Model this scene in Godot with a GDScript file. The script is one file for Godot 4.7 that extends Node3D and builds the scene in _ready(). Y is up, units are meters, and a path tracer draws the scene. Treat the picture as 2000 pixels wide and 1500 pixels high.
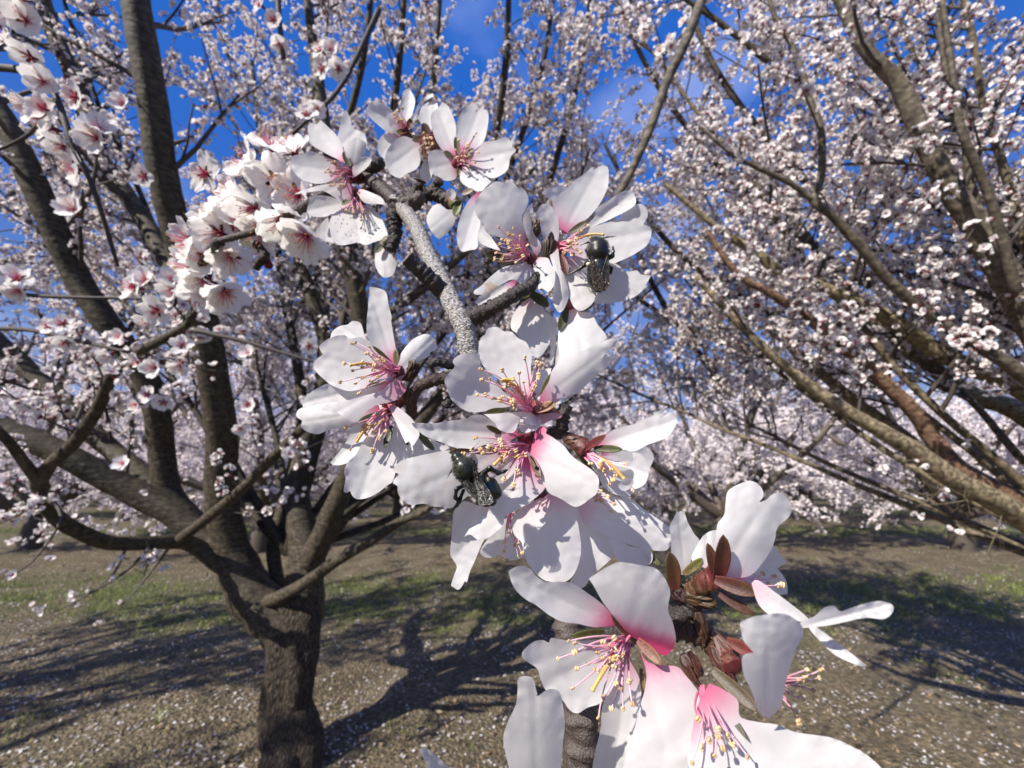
extends Node3D

# ---------- helpers: space ----------
const EYE := Vector3(0, 1.5, 0)
const PITCH := 0.2443
var FW := Vector3(0, sin(PITCH), -cos(PITCH))
var UP := Vector3(0, cos(PITCH), sin(PITCH))
var RT := Vector3(1, 0, 0)
var rng := RandomNumberGenerator.new()
var noise := FastNoiseLite.new()
var calm := FastNoiseLite.new()
var M := {}
var used := {}

# a point of the place seen along one direction from where the photographer stood, d metres deep
func at(x: float, y: float, d: float) -> Vector3:
	return EYE + (RT * ((x - 1000.0) / 750.0) + UP * ((750.0 - y) / 750.0) + FW) * d

func rnd(a: float, b: float) -> float:
	return a + (b - a) * rng.randf()

func rdir() -> Vector3:
	var z := rnd(-1, 1)
	var a := rnd(0, TAU)
	var r := sqrt(maxf(0.0, 1.0 - z * z))
	return Vector3(r * cos(a), z, r * sin(a))

func numbered(called: String) -> String:
	var n: int = used.get(called, -1) + 1
	used[called] = n
	return called if n == 0 else "%s_%03d" % [called, n]

# ---------- helpers: nodes ----------
func tag(o: Node, label := "", category := "", group := "", kind := "") -> Node:
	if label: o.set_meta("label", label)
	if category: o.set_meta("category", category)
	if group: o.set_meta("group", group)
	if kind: o.set_meta("kind", kind)
	return o

func thing(called: String, label: String, category: String, where: Vector3, group := "") -> Node3D:
	var o := Node3D.new()
	o.name = numbered(called)
	o.position = where
	add_child(o)
	tag(o, label, category, group)
	return o

func put(called: String, mesh: Mesh, mat: Material, parent: Node = null) -> MeshInstance3D:
	var o := MeshInstance3D.new()
	o.mesh = mesh
	o.material_override = mat
	if parent == null:
		o.name = numbered(called)
		add_child(o)
	else:
		o.name = called
		parent.add_child(o, true)
	return o

# ---------- helpers: meshes ----------
class Soup:
	var v := PackedVector3Array()
	var n := PackedVector3Array()
	var c := PackedColorArray()
	var u := PackedVector2Array()
	var i := PackedInt32Array()
	var off := Vector3.ZERO
	func add(p: Vector3, nn: Vector3, cc: Color, uu := Vector2.ZERO) -> int:
		v.append(p - off); n.append(nn); c.append(cc); u.append(uu)
		return v.size() - 1
	func tri(a: int, b: int, d: int) -> void:
		i.append(a); i.append(b); i.append(d)
	func smooth(from := 0) -> void:
		var acc := PackedVector3Array()
		acc.resize(v.size())
		for k in range(0, i.size(), 3):
			var f := (v[i[k + 1]] - v[i[k]]).cross(v[i[k + 2]] - v[i[k]])
			if i[k] >= from:
				for j in 3: acc[i[k + j]] += f
		for k in range(from, v.size()):
			n[k] = -acc[k].normalized() if acc[k].length_squared() > 0 else Vector3.UP
	func mesh() -> ArrayMesh:
		var a := []
		a.resize(Mesh.ARRAY_MAX)
		a[Mesh.ARRAY_VERTEX] = v; a[Mesh.ARRAY_NORMAL] = n; a[Mesh.ARRAY_COLOR] = c; a[Mesh.ARRAY_TEX_UV] = u; a[Mesh.ARRAY_INDEX] = i
		var m := ArrayMesh.new()
		m.add_surface_from_arrays(Mesh.PRIMITIVE_TRIANGLES, a)
		return m

func soup(off := Vector3.ZERO) -> Soup:
	var s := Soup.new()
	s.off = off
	return s

# a tapering tube through pts; rough: relative lumps; rings: ring wrinkles per metre (0: none)
func tube(s: Soup, pts: PackedVector3Array, r0: float, r1: float, sides: int, c0: Color, c1: Color, rough := 0.0, rings := 0.0, capped := true, lump := 30.0, squash := 1.0, bulge := 0.0, widths := PackedFloat32Array()) -> void:
	var n := pts.size()
	if n < 2: return
	var t := (pts[1] - pts[0]).normalized()
	var side := t.cross(Vector3.UP if absf(t.y) < 0.9 else Vector3.RIGHT).normalized()
	var first := s.v.size()
	var run := 0.0
	for k in n:
		t = (pts[mini(k + 1, n - 1)] - pts[maxi(k - 1, 0)]).normalized()
		side = (side - t * side.dot(t)).normalized()
		var other := t.cross(side)
		if k > 0: run += pts[k].distance_to(pts[k - 1])
		var f := float(k) / (n - 1)
		var r := lerpf(r0, r1, f) * (1.0 + bulge * sin(PI * f))
		if widths.size() == n: r = widths[k]
		var col := c0.lerp(c1, f)
		if rings > 0: r *= 1.0 + rough * (0.55 * sin(run * rings * TAU + 1.3 * sin(run * rings * 1.7)) + 0.3 * sin(run * rings * 14.0))
		for j in sides:
			var a := TAU * j / sides
			var d := side * cos(a) + other * sin(a) * squash
			var rr := r
			if rough > 0: rr *= 1.0 + rough * noise.get_noise_3dv((pts[k] + d * r) * (lump * 20.0)) * 1.6
			s.add(pts[k] + d * rr, d, col, Vector2(a / TAU, run))
	for k in n - 1:
		for j in sides:
			var a := first + k * sides + j
			var b := first + k * sides + (j + 1) % sides
			s.tri(a, a + sides, b); s.tri(b, a + sides, b + sides)
	if capped:
		for e in 2:
			var q := 0 if e == 0 else n - 1
			var m := s.add(pts[q] + (pts[q] - pts[1 if e == 0 else n - 2]).normalized() * (r0 if e == 0 else r1) * 0.35, t, c0 if e == 0 else c1, Vector2(0.5, run))
			for j in sides:
				var a := first + q * sides + j
				var b := first + q * sides + (j + 1) % sides
				if e == 0: s.tri(a, b, m)
				else: s.tri(a, m, b)
	if rough > 0 or bulge != 0.0 or capped and sides > 6: s.smooth(first)

# a Catmull-Rom line through pts, one point each step metres
func spline(pts: PackedVector3Array, step: float) -> PackedVector3Array:
	var out := PackedVector3Array()
	for k in pts.size() - 1:
		var a := pts[maxi(k - 1, 0)]
		var b := pts[k]
		var c := pts[k + 1]
		var d := pts[mini(k + 2, pts.size() - 1)]
		var m := maxi(1, ceili(b.distance_to(c) / step))
		for j in m:
			out.append(b.cubic_interpolate(c, a, d, float(j) / m))
	out.append(pts[pts.size() - 1])
	return out

func ball(s: Soup, p: Vector3, axis: Vector3, long: float, wide: float, thick: float, facing: Vector3, col: Color, nu := 6, nv := 8) -> void:
	var y := axis.normalized()
	var z := (facing - y * facing.dot(y)).normalized()
	var x := y.cross(z)
	var first := s.v.size()
	for k in nu + 1:
		var a := PI * k / nu
		for j in nv:
			var b := TAU * j / nv
			var q := Vector3(sin(a) * cos(b), cos(a), sin(a) * sin(b))
			var nn := (x * q.x / wide + y * q.y / long + z * q.z / thick).normalized()
			s.add(p + x * q.x * wide + y * q.y * long + z * q.z * thick, nn, col, Vector2(float(j) / nv, float(k) / nu))
	for k in nu:
		for j in nv:
			var a := first + k * nv + j
			var b := first + k * nv + (j + 1) % nv
			s.tri(a, a + nv, b); s.tri(b, a + nv, b + nv)

# a leaf-shaped body from p to q: pointed, w wide, th thick, slightly hollow
func blade(s: Soup, p: Vector3, q: Vector3, w: float, th: float, facing: Vector3, c0: Color, c1: Color, bend := 0.0) -> void:
	var y := (q - p)
	var len := y.length()
	y /= len
	var z := (facing - y * facing.dot(y)).normalized()
	var x := y.cross(z)
	var first := s.v.size()
	var nu := 12
	var nv := 12
	for k in nu + 1:
		var f := float(k) / nu
		var ww := w * 0.5 * (0.45 + 0.55 * sin(minf(f * 1.9, PI / 2))) * pow(maxf(0.0, 1.0 - pow(f, 2.6)), 0.6) + 0.00004
		var mid := p + y * len * f + z * bend * f * f
		for j in nv:
			var b := TAU * j / nv
			var hollow := z * (cos(b) * cos(b)) * ww * 0.45
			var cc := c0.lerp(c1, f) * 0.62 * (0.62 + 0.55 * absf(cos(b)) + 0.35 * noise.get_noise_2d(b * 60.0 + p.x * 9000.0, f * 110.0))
			s.add(mid + x * cos(b) * ww + z * sin(b) * minf(th * 0.5, ww * 0.6) + hollow, x * cos(b) * 0.4 + z * sin(b), cc, Vector2(float(j) / nv, f))
	for k in nu:
		for j in nv:
			var a := first + k * nv + j
			var b := first + k * nv + (j + 1) % nv
			s.tri(a, b, a + nv); s.tri(b, b + nv, a + nv)
	s.smooth(first)

# ---------- materials ----------
func noise_tex(f: float, lo: Color, hi: Color, kind := FastNoiseLite.TYPE_SIMPLEX_SMOOTH, seed_ := 1, oct := 4, size := 512, from := 0.0, to := 1.0) -> NoiseTexture2D:
	var n := FastNoiseLite.new()
	n.seed = seed_; n.noise_type = kind; n.frequency = f; n.fractal_octaves = oct
	var t := NoiseTexture2D.new()
	t.width = size; t.height = size; t.seamless = true; t.noise = n
	var g := Gradient.new()
	g.set_color(0, lo); g.set_color(1, hi)
	g.set_offset(0, from); g.set_offset(1, to)
	t.color_ramp = g
	return t

func mat(rough: float, tint := Color.WHITE, vertex := true) -> StandardMaterial3D:
	var m := StandardMaterial3D.new()
	m.roughness = rough
	m.albedo_color = tint
	m.vertex_color_use_as_albedo = vertex
	m.cull_mode = BaseMaterial3D.CULL_DISABLED
	return m

func wood_mat(rough: float, tex: Texture2D, bump: Texture2D, scale: Vector3, depth: float) -> StandardMaterial3D:
	var m := mat(rough)
	m.albedo_texture = tex
	m.uv1_triplanar = true
	m.uv1_scale = scale
	m.heightmap_enabled = true
	m.heightmap_texture = bump
	m.heightmap_scale = depth
	return m

func make_materials() -> void:
	# veins that run from a petal's claw to its rim, and a fine grain
	var im := Image.create(256, 256, false, Image.FORMAT_RGB8)
	var fn := FastNoiseLite.new()
	fn.seed = 5; fn.frequency = 1.0; fn.fractal_octaves = 2
	for y in 256:
		for x in 256:
			var h := 0.5 + 0.33 * fn.get_noise_2d(x * 0.13, y * 0.012) + 0.22 * fn.get_noise_2d(x * 0.3 + 90.0, y * 0.035) + 0.12 * fn.get_noise_2d(x * 0.55, y * 0.55 + 40.0)
			im.set_pixel(x, y, Color(h, h, h))
	var vein := ImageTexture.create_from_image(im)
	var p := mat(0.5)
	p.backlight_enabled = true
	p.backlight = Color(0.96, 0.96, 0.96)
	p.metallic_specular = 0.35
	p.heightmap_enabled = true
	p.heightmap_texture = vein
	p.heightmap_scale = 0.0025
	M.petal = p
	var pf := mat(0.65)
	pf.backlight_enabled = true
	pf.backlight = Color(0.85, 0.85, 0.85)
	pf.metallic_specular = 0.3
	M.blossom = pf
	M.stamen = mat(0.45)
	var grain := noise_tex(0.03, Color(0.25, 0.25, 0.25), Color(1, 1, 1), FastNoiseLite.TYPE_SIMPLEX_SMOOTH, 3, 5)
	var coarse := noise_tex(0.012, Color(0.55, 0.52, 0.5), Color(1, 1, 1), FastNoiseLite.TYPE_SIMPLEX_SMOOTH, 8, 5)
	M.sepal = wood_mat(0.5, noise_tex(0.05, Color(0.72, 0.72, 0.72), Color(1, 1, 1), FastNoiseLite.TYPE_SIMPLEX_SMOOTH, 21, 3, 256), grain, Vector3(110, 110, 110), 0.008)
	M.bark = wood_mat(0.6, noise_tex(0.06, Color(0.26, 0.25, 0.245), Color(1.0, 1.0, 1.0), FastNoiseLite.TYPE_SIMPLEX_SMOOTH, 12, 4, 512, 0.36, 0.56), noise_tex(0.05, Color(0, 0, 0), Color(1, 1, 1), FastNoiseLite.TYPE_SIMPLEX_SMOOTH, 13, 4), Vector3(26, 62, 26), 0.06)
	M.spur = wood_mat(0.55, noise_tex(0.04, Color(0.35, 0.33, 0.32), Color(1, 1, 1), FastNoiseLite.TYPE_SIMPLEX_SMOOTH, 14, 4), grain, Vector3(90, 90, 90), 0.05)
	M.limb = wood_mat(0.75, noise_tex(0.018, Color(0.2, 0.19, 0.18), Color(1, 1, 1), FastNoiseLite.TYPE_SIMPLEX_SMOOTH, 17, 5), coarse, Vector3(3.0, 4.2, 3.0), 0.9)
	M.trunk = wood_mat(0.8, noise_tex(0.03, Color(0.22, 0.2, 0.18), Color(1, 1, 1), FastNoiseLite.TYPE_SIMPLEX_SMOOTH, 18, 5, 512, 0.25, 0.8), noise_tex(0.025, Color(0, 0, 0), Color(1, 1, 1), FastNoiseLite.TYPE_SIMPLEX_SMOOTH, 9, 5), Vector3(6.5, 1.6, 6.5), 3.2)
	M.twig = mat(0.7)
	M.soil = wood_mat(0.95, noise_tex(0.02, Color(0.45, 0.44, 0.42), Color(1, 1, 1), FastNoiseLite.TYPE_SIMPLEX_SMOOTH, 31, 6, 1024), noise_tex(0.035, Color(0, 0, 0), Color(1, 1, 1), FastNoiseLite.TYPE_SIMPLEX_SMOOTH, 33, 6, 1024), Vector3(0.9, 0.9, 0.9), 2.5)
	var gr := mat(0.7)
	gr.backlight_enabled = true
	gr.backlight = Color(0.5, 0.5, 0.5)
	M.grass = gr
	var bee := mat(0.38)
	bee.metallic_specular = 0.5
	bee.clearcoat_enabled = true
	bee.clearcoat = 0.2
	bee.clearcoat_roughness = 0.2
	M.bee = bee
	M.hair = mat(0.5)
	var w := mat(0.3)
	w.albedo_color = Color(1, 1, 1, 0.82)
	w.transparency = BaseMaterial3D.TRANSPARENCY_ALPHA
	w.roughness = 0.3
	w.metallic_specular = 1.0
	w.metallic = 0.1
	w.cull_mode = BaseMaterial3D.CULL_DISABLED
	M.wing = w

# ---------- the blossoms in front ----------
const WHITE := Color(0.88, 0.868, 0.87)
const ROSE := Color(0.87, 0.2, 0.5)
const CRIMSON := Color(0.72, 0.06, 0.19)
var branch: Node3D
var hero_off := Vector3.ZERO

func xy(text: String) -> PackedVector2Array:
	var out := PackedVector2Array()
	for w in text.split(" ", false):
		var q := w.split(",")
		out.append(Vector2(q[0].to_float(), q[1].to_float()))
	return out

func outline(p: PackedVector2Array, step: float) -> PackedVector2Array:
	var out := PackedVector2Array()
	var n := p.size()
	var sharp := []
	for k in n:
		var a := (p[k] - p[(k + n - 1) % n]).normalized()
		var b := (p[(k + 1) % n] - p[k]).normalized()
		sharp.append(a.dot(b) < 0.1 or k == 0)
	for k in n:
		var b := p[k]
		var c := p[(k + 1) % n]
		var a := p[(k + n - 1) % n] if not sharp[k] else b - (c - b) * 0.3
		var d := p[(k + 2) % n] if not sharp[(k + 1) % n] else c + (c - b) * 0.3
		var m := maxi(1, roundi(b.distance_to(c) / step))
		for j in m:
			out.append(b.cubic_interpolate(c, a, d, float(j) / m))
	return out

# one petal: its outline, its depth in mm at the claw (first point) and at the rim; cup > 0: hollow side towards the viewer
func petal(fl: Node, text: String, d0: float, d1: float, cup := 1.5, tilt := 0.0, pink := 1.0, curl := 0.0, stain := 0.0, label := "") -> void:
	var raw := xy(text)
	var ring := outline(raw, 4.0)
	var base := raw[0]
	var mid := Vector2.ZERO
	for q in ring: mid += q
	mid /= ring.size()
	var axis := (mid - base).normalized()
	var across := Vector2(-axis.y, axis.x)
	var far := 1.0
	var half := 1.0
	for q in ring:
		far = maxf(far, (q - base).dot(axis))
		half = maxf(half, absf((q - base).dot(across)))
	var pts := PackedVector2Array(ring)
	var lo := ring[0]
	var hi := ring[0]
	for q in ring:
		lo = lo.min(q); hi = hi.max(q)
	var cell := clampf(sqrt((hi.x - lo.x) * (hi.y - lo.y) / 620.0), 4.0, 10.0)
	var row := 0
	var y := lo.y
	while y < hi.y:
		var x := lo.x + (cell * 0.5 if row % 2 else 0.0)
		while x < hi.x:
			var q := Vector2(x + rnd(-0.8, 0.8), y + rnd(-0.8, 0.8))
			if Geometry2D.is_point_in_polygon(q, ring): pts.append(q)
			x += cell
		y += cell * 0.87
		row += 1
	var tris := Geometry2D.triangulate_delaunay(pts)
	var s := soup(hero_off)
	var seed_ := rnd(0, 900)
	for q in pts:
		var r := q - base
		var f := clampf(r.dot(axis) / far, 0.0, 1.0)
		var t := r.dot(across) / half
		var edge := 99.0
		for k in range(0, ring.size(), 2): edge = minf(edge, q.distance_squared_to(ring[k]))
		edge = clampf(1.0 - sqrt(edge) / 24.0, 0.0, 1.0) * smoothstep(0.25, 0.7, f)
		var d := lerpf(d0, d1, pow(f, 0.85))
		d -= cup * (t * t - 0.12) * smoothstep(0.0, 0.45, f)
		d += cup * 0.55 * sin(PI * f) * 0.7
		d += tilt * t * smoothstep(0.0, 0.6, f)
		d -= curl * pow(maxf(0.0, f - 0.55) / 0.45, 2.0)
		d += edge * edge * 0.34 * calm.get_noise_2d(q.x * 0.85 + seed_, q.y * 0.85)
		d += 0.2 * calm.get_noise_2d(q.x * 0.25 + seed_ * 3.0, q.y * 0.25) * smoothstep(0.1, 0.5, f)
		# the crease of the midrib and a few folds that run from the claw
		d += 0.22 * exp(-t * t * 90.0) * smoothstep(0.05, 0.3, f)
		d += 0.03 * sin(t * 9.0 + seed_) * smoothstep(0.1, 0.6, f) * (0.6 + 0.4 * sin(seed_))
		var ray := 0.5 + 0.5 * noise.get_noise_2d(t * 140.0 + seed_, f * 14.0)
		var k1 := clampf(1.0 - f / (0.27 + 0.2 * ray), 0.0, 1.0) * pink
		var k2 := clampf(1.0 - f / (0.15 + 0.1 * ray), 0.0, 1.0) * minf(pink, 1.0)
		var col := WHITE.lerp(ROSE, minf(0.9, pow(k1, 1.5) * 0.95)).lerp(CRIMSON, minf(1.0, k2 * 0.9))
		col = col * (0.965 + 0.05 * noise.get_noise_2d(t * 60.0 + seed_ * 2.0, f * 9.0))
		if stain > 0 and edge > 0.2:
			var b := smoothstep(0.05, 0.4, noise.get_noise_2d(q.x * 0.5 + seed_, q.y * 0.5)) * edge * stain
			col = col.lerp(Color(0.5, 0.36, 0.2), b)
		s.add(at(q.x, q.y, d * 0.001), Vector3.UP, col, Vector2(t * 0.5 + 0.5, f))
	for k in range(0, tris.size(), 3):
		var a := tris[k]
		var b := tris[k + 1]
		var c := tris[k + 2]
		if a < ring.size() and b < ring.size() and c < ring.size() or true:
			if Geometry2D.is_point_in_polygon((pts[a] + pts[b] + pts[c]) / 3.0, ring):
				if (pts[b] - pts[a]).cross(pts[c] - pts[a]) < 0: s.tri(a, c, b)
				else: s.tri(a, b, c)
	s.smooth()
	var o := put("petal", s.mesh(), M.petal, fl)
	if label: o.set_meta("label", label)

# calyx: a hairy cup from the spur (a) to the throat (b)
func flower(label: String, ax: float, ay: float, ad: float, bx: float, by: float, bd: float, wide: float, c0 := Color(0.3, 0.12, 0.05), c1 := Color(0.4, 0.03, 0.06)) -> MeshInstance3D:
	var s := soup(hero_off)
	var a := at(ax, ay, ad * 0.001)
	var b := at(bx, by, bd * 0.001)
	var r := wide * 0.5 * bd * 0.001 / 750.0
	tube(s, spline(PackedVector3Array([a, a.lerp(b, 0.5) + UP * 0.0003, b]), 0.0006), r * 0.55, r, 16, c0, c1, 0.14, 0.0, true, 1200.0, 1.0, 0.12)
	for k in s.c.size():
		var q := s.v[k]
		var w := 0.5 + 0.6 * noise.get_noise_3dv(q * 14000.0)
		s.c[k] = s.c[k].lerp(Color(0.42, 0.26, 0.12), clampf(0.8 * noise.get_noise_3dv(q * 7000.0 + Vector3.ONE * 40.0), 0.0, 0.6)) * w
	# short hairs on the cup
	for k in 260:
		var f := rng.randf()
		var q := a.lerp(b, f) + UP * 0.0003 * sin(PI * f)
		var d := rdir()
		d = (d - (b - a).normalized() * d.dot((b - a).normalized())).normalized()
		var root := q + d * r * lerpf(0.62, 1.02, f) * (1.0 + 0.25 * sin(PI * f))
		var e := root + (d + rdir() * 0.5) * 0.00055
		var w := (e - root).cross(FW).normalized() * 0.00004
		var n0 := s.v.size()
		s.add(root - w, d, Color(0.42, 0.22, 0.16)); s.add(root + w, d, Color(0.42, 0.22, 0.16)); s.add(e, d, Color(0.6, 0.45, 0.36))
		s.tri(n0, n0 + 1, n0 + 2)
	var o := put("blossom", s.mesh(), M.sepal, branch)
	if label: o.set_meta("label", label)
	return o

func sepal(fl: Node, x0: float, y0: float, d0: float, x1: float, y1: float, d1: float, w: float, c0 := Color(0.26, 0.1, 0.05), c1 := Color(0.23, 0.15, 0.05), bend := 0.6) -> void:
	var s := soup(hero_off)
	var d := (d0 + d1) * 0.0005
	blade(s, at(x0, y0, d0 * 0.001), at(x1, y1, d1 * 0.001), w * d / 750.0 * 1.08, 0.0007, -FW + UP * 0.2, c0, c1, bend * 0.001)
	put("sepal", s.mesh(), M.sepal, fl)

# stamens from the throat to each anther; tone scales the filament colours of a whole blossom
func stamens(fl: Node, cx: float, cy: float, cd: float, text: String, ad: float, spread := 2.5, tone := 1.0, thick := 1.0, bow := 1.0) -> void:
	var tips := xy(text)
	var listed := tips.size()
	for k in int(listed * 0.8):
		var g := tips[rng.randi() % listed]
		tips.append(g.lerp(Vector2(cx, cy), rnd(0.15, 0.6)) + Vector2(rnd(-9, 9), rnd(-9, 9)))
	for q in tips:
		var s := soup(hero_off)
		var d := ad + rnd(-spread, spread) * 0.6
		var to := at(q.x, q.y, d * 0.001)
		var jit := Vector2(rnd(-9, 9), rnd(-9, 9))
		var from := at(cx + jit.x, cy + jit.y, (cd + rnd(-0.6, 0.6)) * 0.001)
		var len := from.distance_to(to)
		var ctrl := from.lerp(to, 0.55) + (UP * rnd(-0.1, 0.2) - FW * rnd(0.0, 0.16) + RT * rnd(-0.14, 0.14)) * len * bow
		var line := PackedVector3Array()
		for k in 9:
			var f := k / 8.0
			line.append(from.lerp(ctrl, f).lerp(ctrl.lerp(to, f), f))
		var ca := Color(0.86, 0.2, 0.36) * tone
		var cb := Color(0.93, 0.56, 0.68).lerp(Color(0.95, 0.82, 0.84), rng.randf() * 0.6) * tone
		tube(s, line, 0.00026 * thick * rnd(0.8, 1.15), 0.00013 * thick, 6, ca, cb, 0.0, 0.0, false)
		var yel := Color(0.8, 0.6, 0.34).lerp(Color(0.5, 0.31, 0.14), rng.randf())
		var ax := (rdir() + UP * 0.6).normalized()
		var side := ax.cross(FW).normalized()
		var sz := rnd(0.6, 1.05) * thick
		for e in [-1, 1]:
			ball(s, to + side * e * 0.00028 * sz, ax, 0.00062 * sz, 0.00034 * sz, 0.00034 * sz, -FW, yel, 6, 8)
		ball(s, to, ax, 0.0003 * sz, 0.0002 * sz, 0.0003 * sz, -FW, yel * 0.6, 4, 6)
		put("stamen", s.mesh(), M.stamen, fl)

func pistil(fl: Node, cx: float, cy: float, cd: float, x: float, y: float, d: float, hook := 0.0) -> void:
	var s := soup(hero_off)
	var a := at(cx, cy, cd * 0.001)
	var b := at(x, y, d * 0.001)
	var m := a.lerp(b, 0.6) + (UP * 0.0012 - FW * 0.0006)
	tube(s, spline(PackedVector3Array([a, m, b + RT * hook * 0.001, b]), 0.0006), 0.00045, 0.0004, 8, Color(0.6, 0.22, 0.12), Color(0.62, 0.42, 0.1), 0.0, 0.0, true)
	ball(s, b, (b - m), 0.00045, 0.00055, 0.00055, -FW, Color(0.66, 0.5, 0.14))
	put("pistil", s.mesh(), M.stamen, fl)

# wood through points given as x,y,depth mm,width px
func wood(called: String, rows: Array, c0: Color, c1: Color, m: Material, rough: float, rings: float, lump: float, label := "") -> void:
	var pts := PackedVector3Array()
	for r in rows: pts.append(at(r[0], r[1], r[2] * 0.001))
	var s := soup(hero_off)
	var first: Array = rows[0]
	var last: Array = rows[rows.size() - 1]
	tube(s, spline(pts, 0.0005), first[3] * first[2] * 0.001 / 1500.0, last[3] * last[2] * 0.001 / 1500.0, 22, c0, c1, rough, rings, true, lump)
	var o := put(called, s.mesh(), m, branch)
	if label: o.set_meta("label", label)

func scale_bud(x: float, y: float, d: float, x1: float, y1: float, d1: float, w: float, c: Color) -> void:
	var s := soup(hero_off)
	var a := at(x, y, d * 0.001)
	var b := at(x1, y1, d1 * 0.001)
	var wd := w * d * 0.001 / 750.0
	for k in 8:
		var ang := TAU * k / 8.0 + rnd(-0.4, 0.4)
		var o := (UP * sin(ang) + RT * cos(ang)) * wd * 0.22
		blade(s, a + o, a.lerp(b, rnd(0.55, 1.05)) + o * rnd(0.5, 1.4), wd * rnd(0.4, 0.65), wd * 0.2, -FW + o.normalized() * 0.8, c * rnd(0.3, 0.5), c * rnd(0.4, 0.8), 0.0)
	put("bud", s.mesh(), M.sepal, branch)

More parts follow.
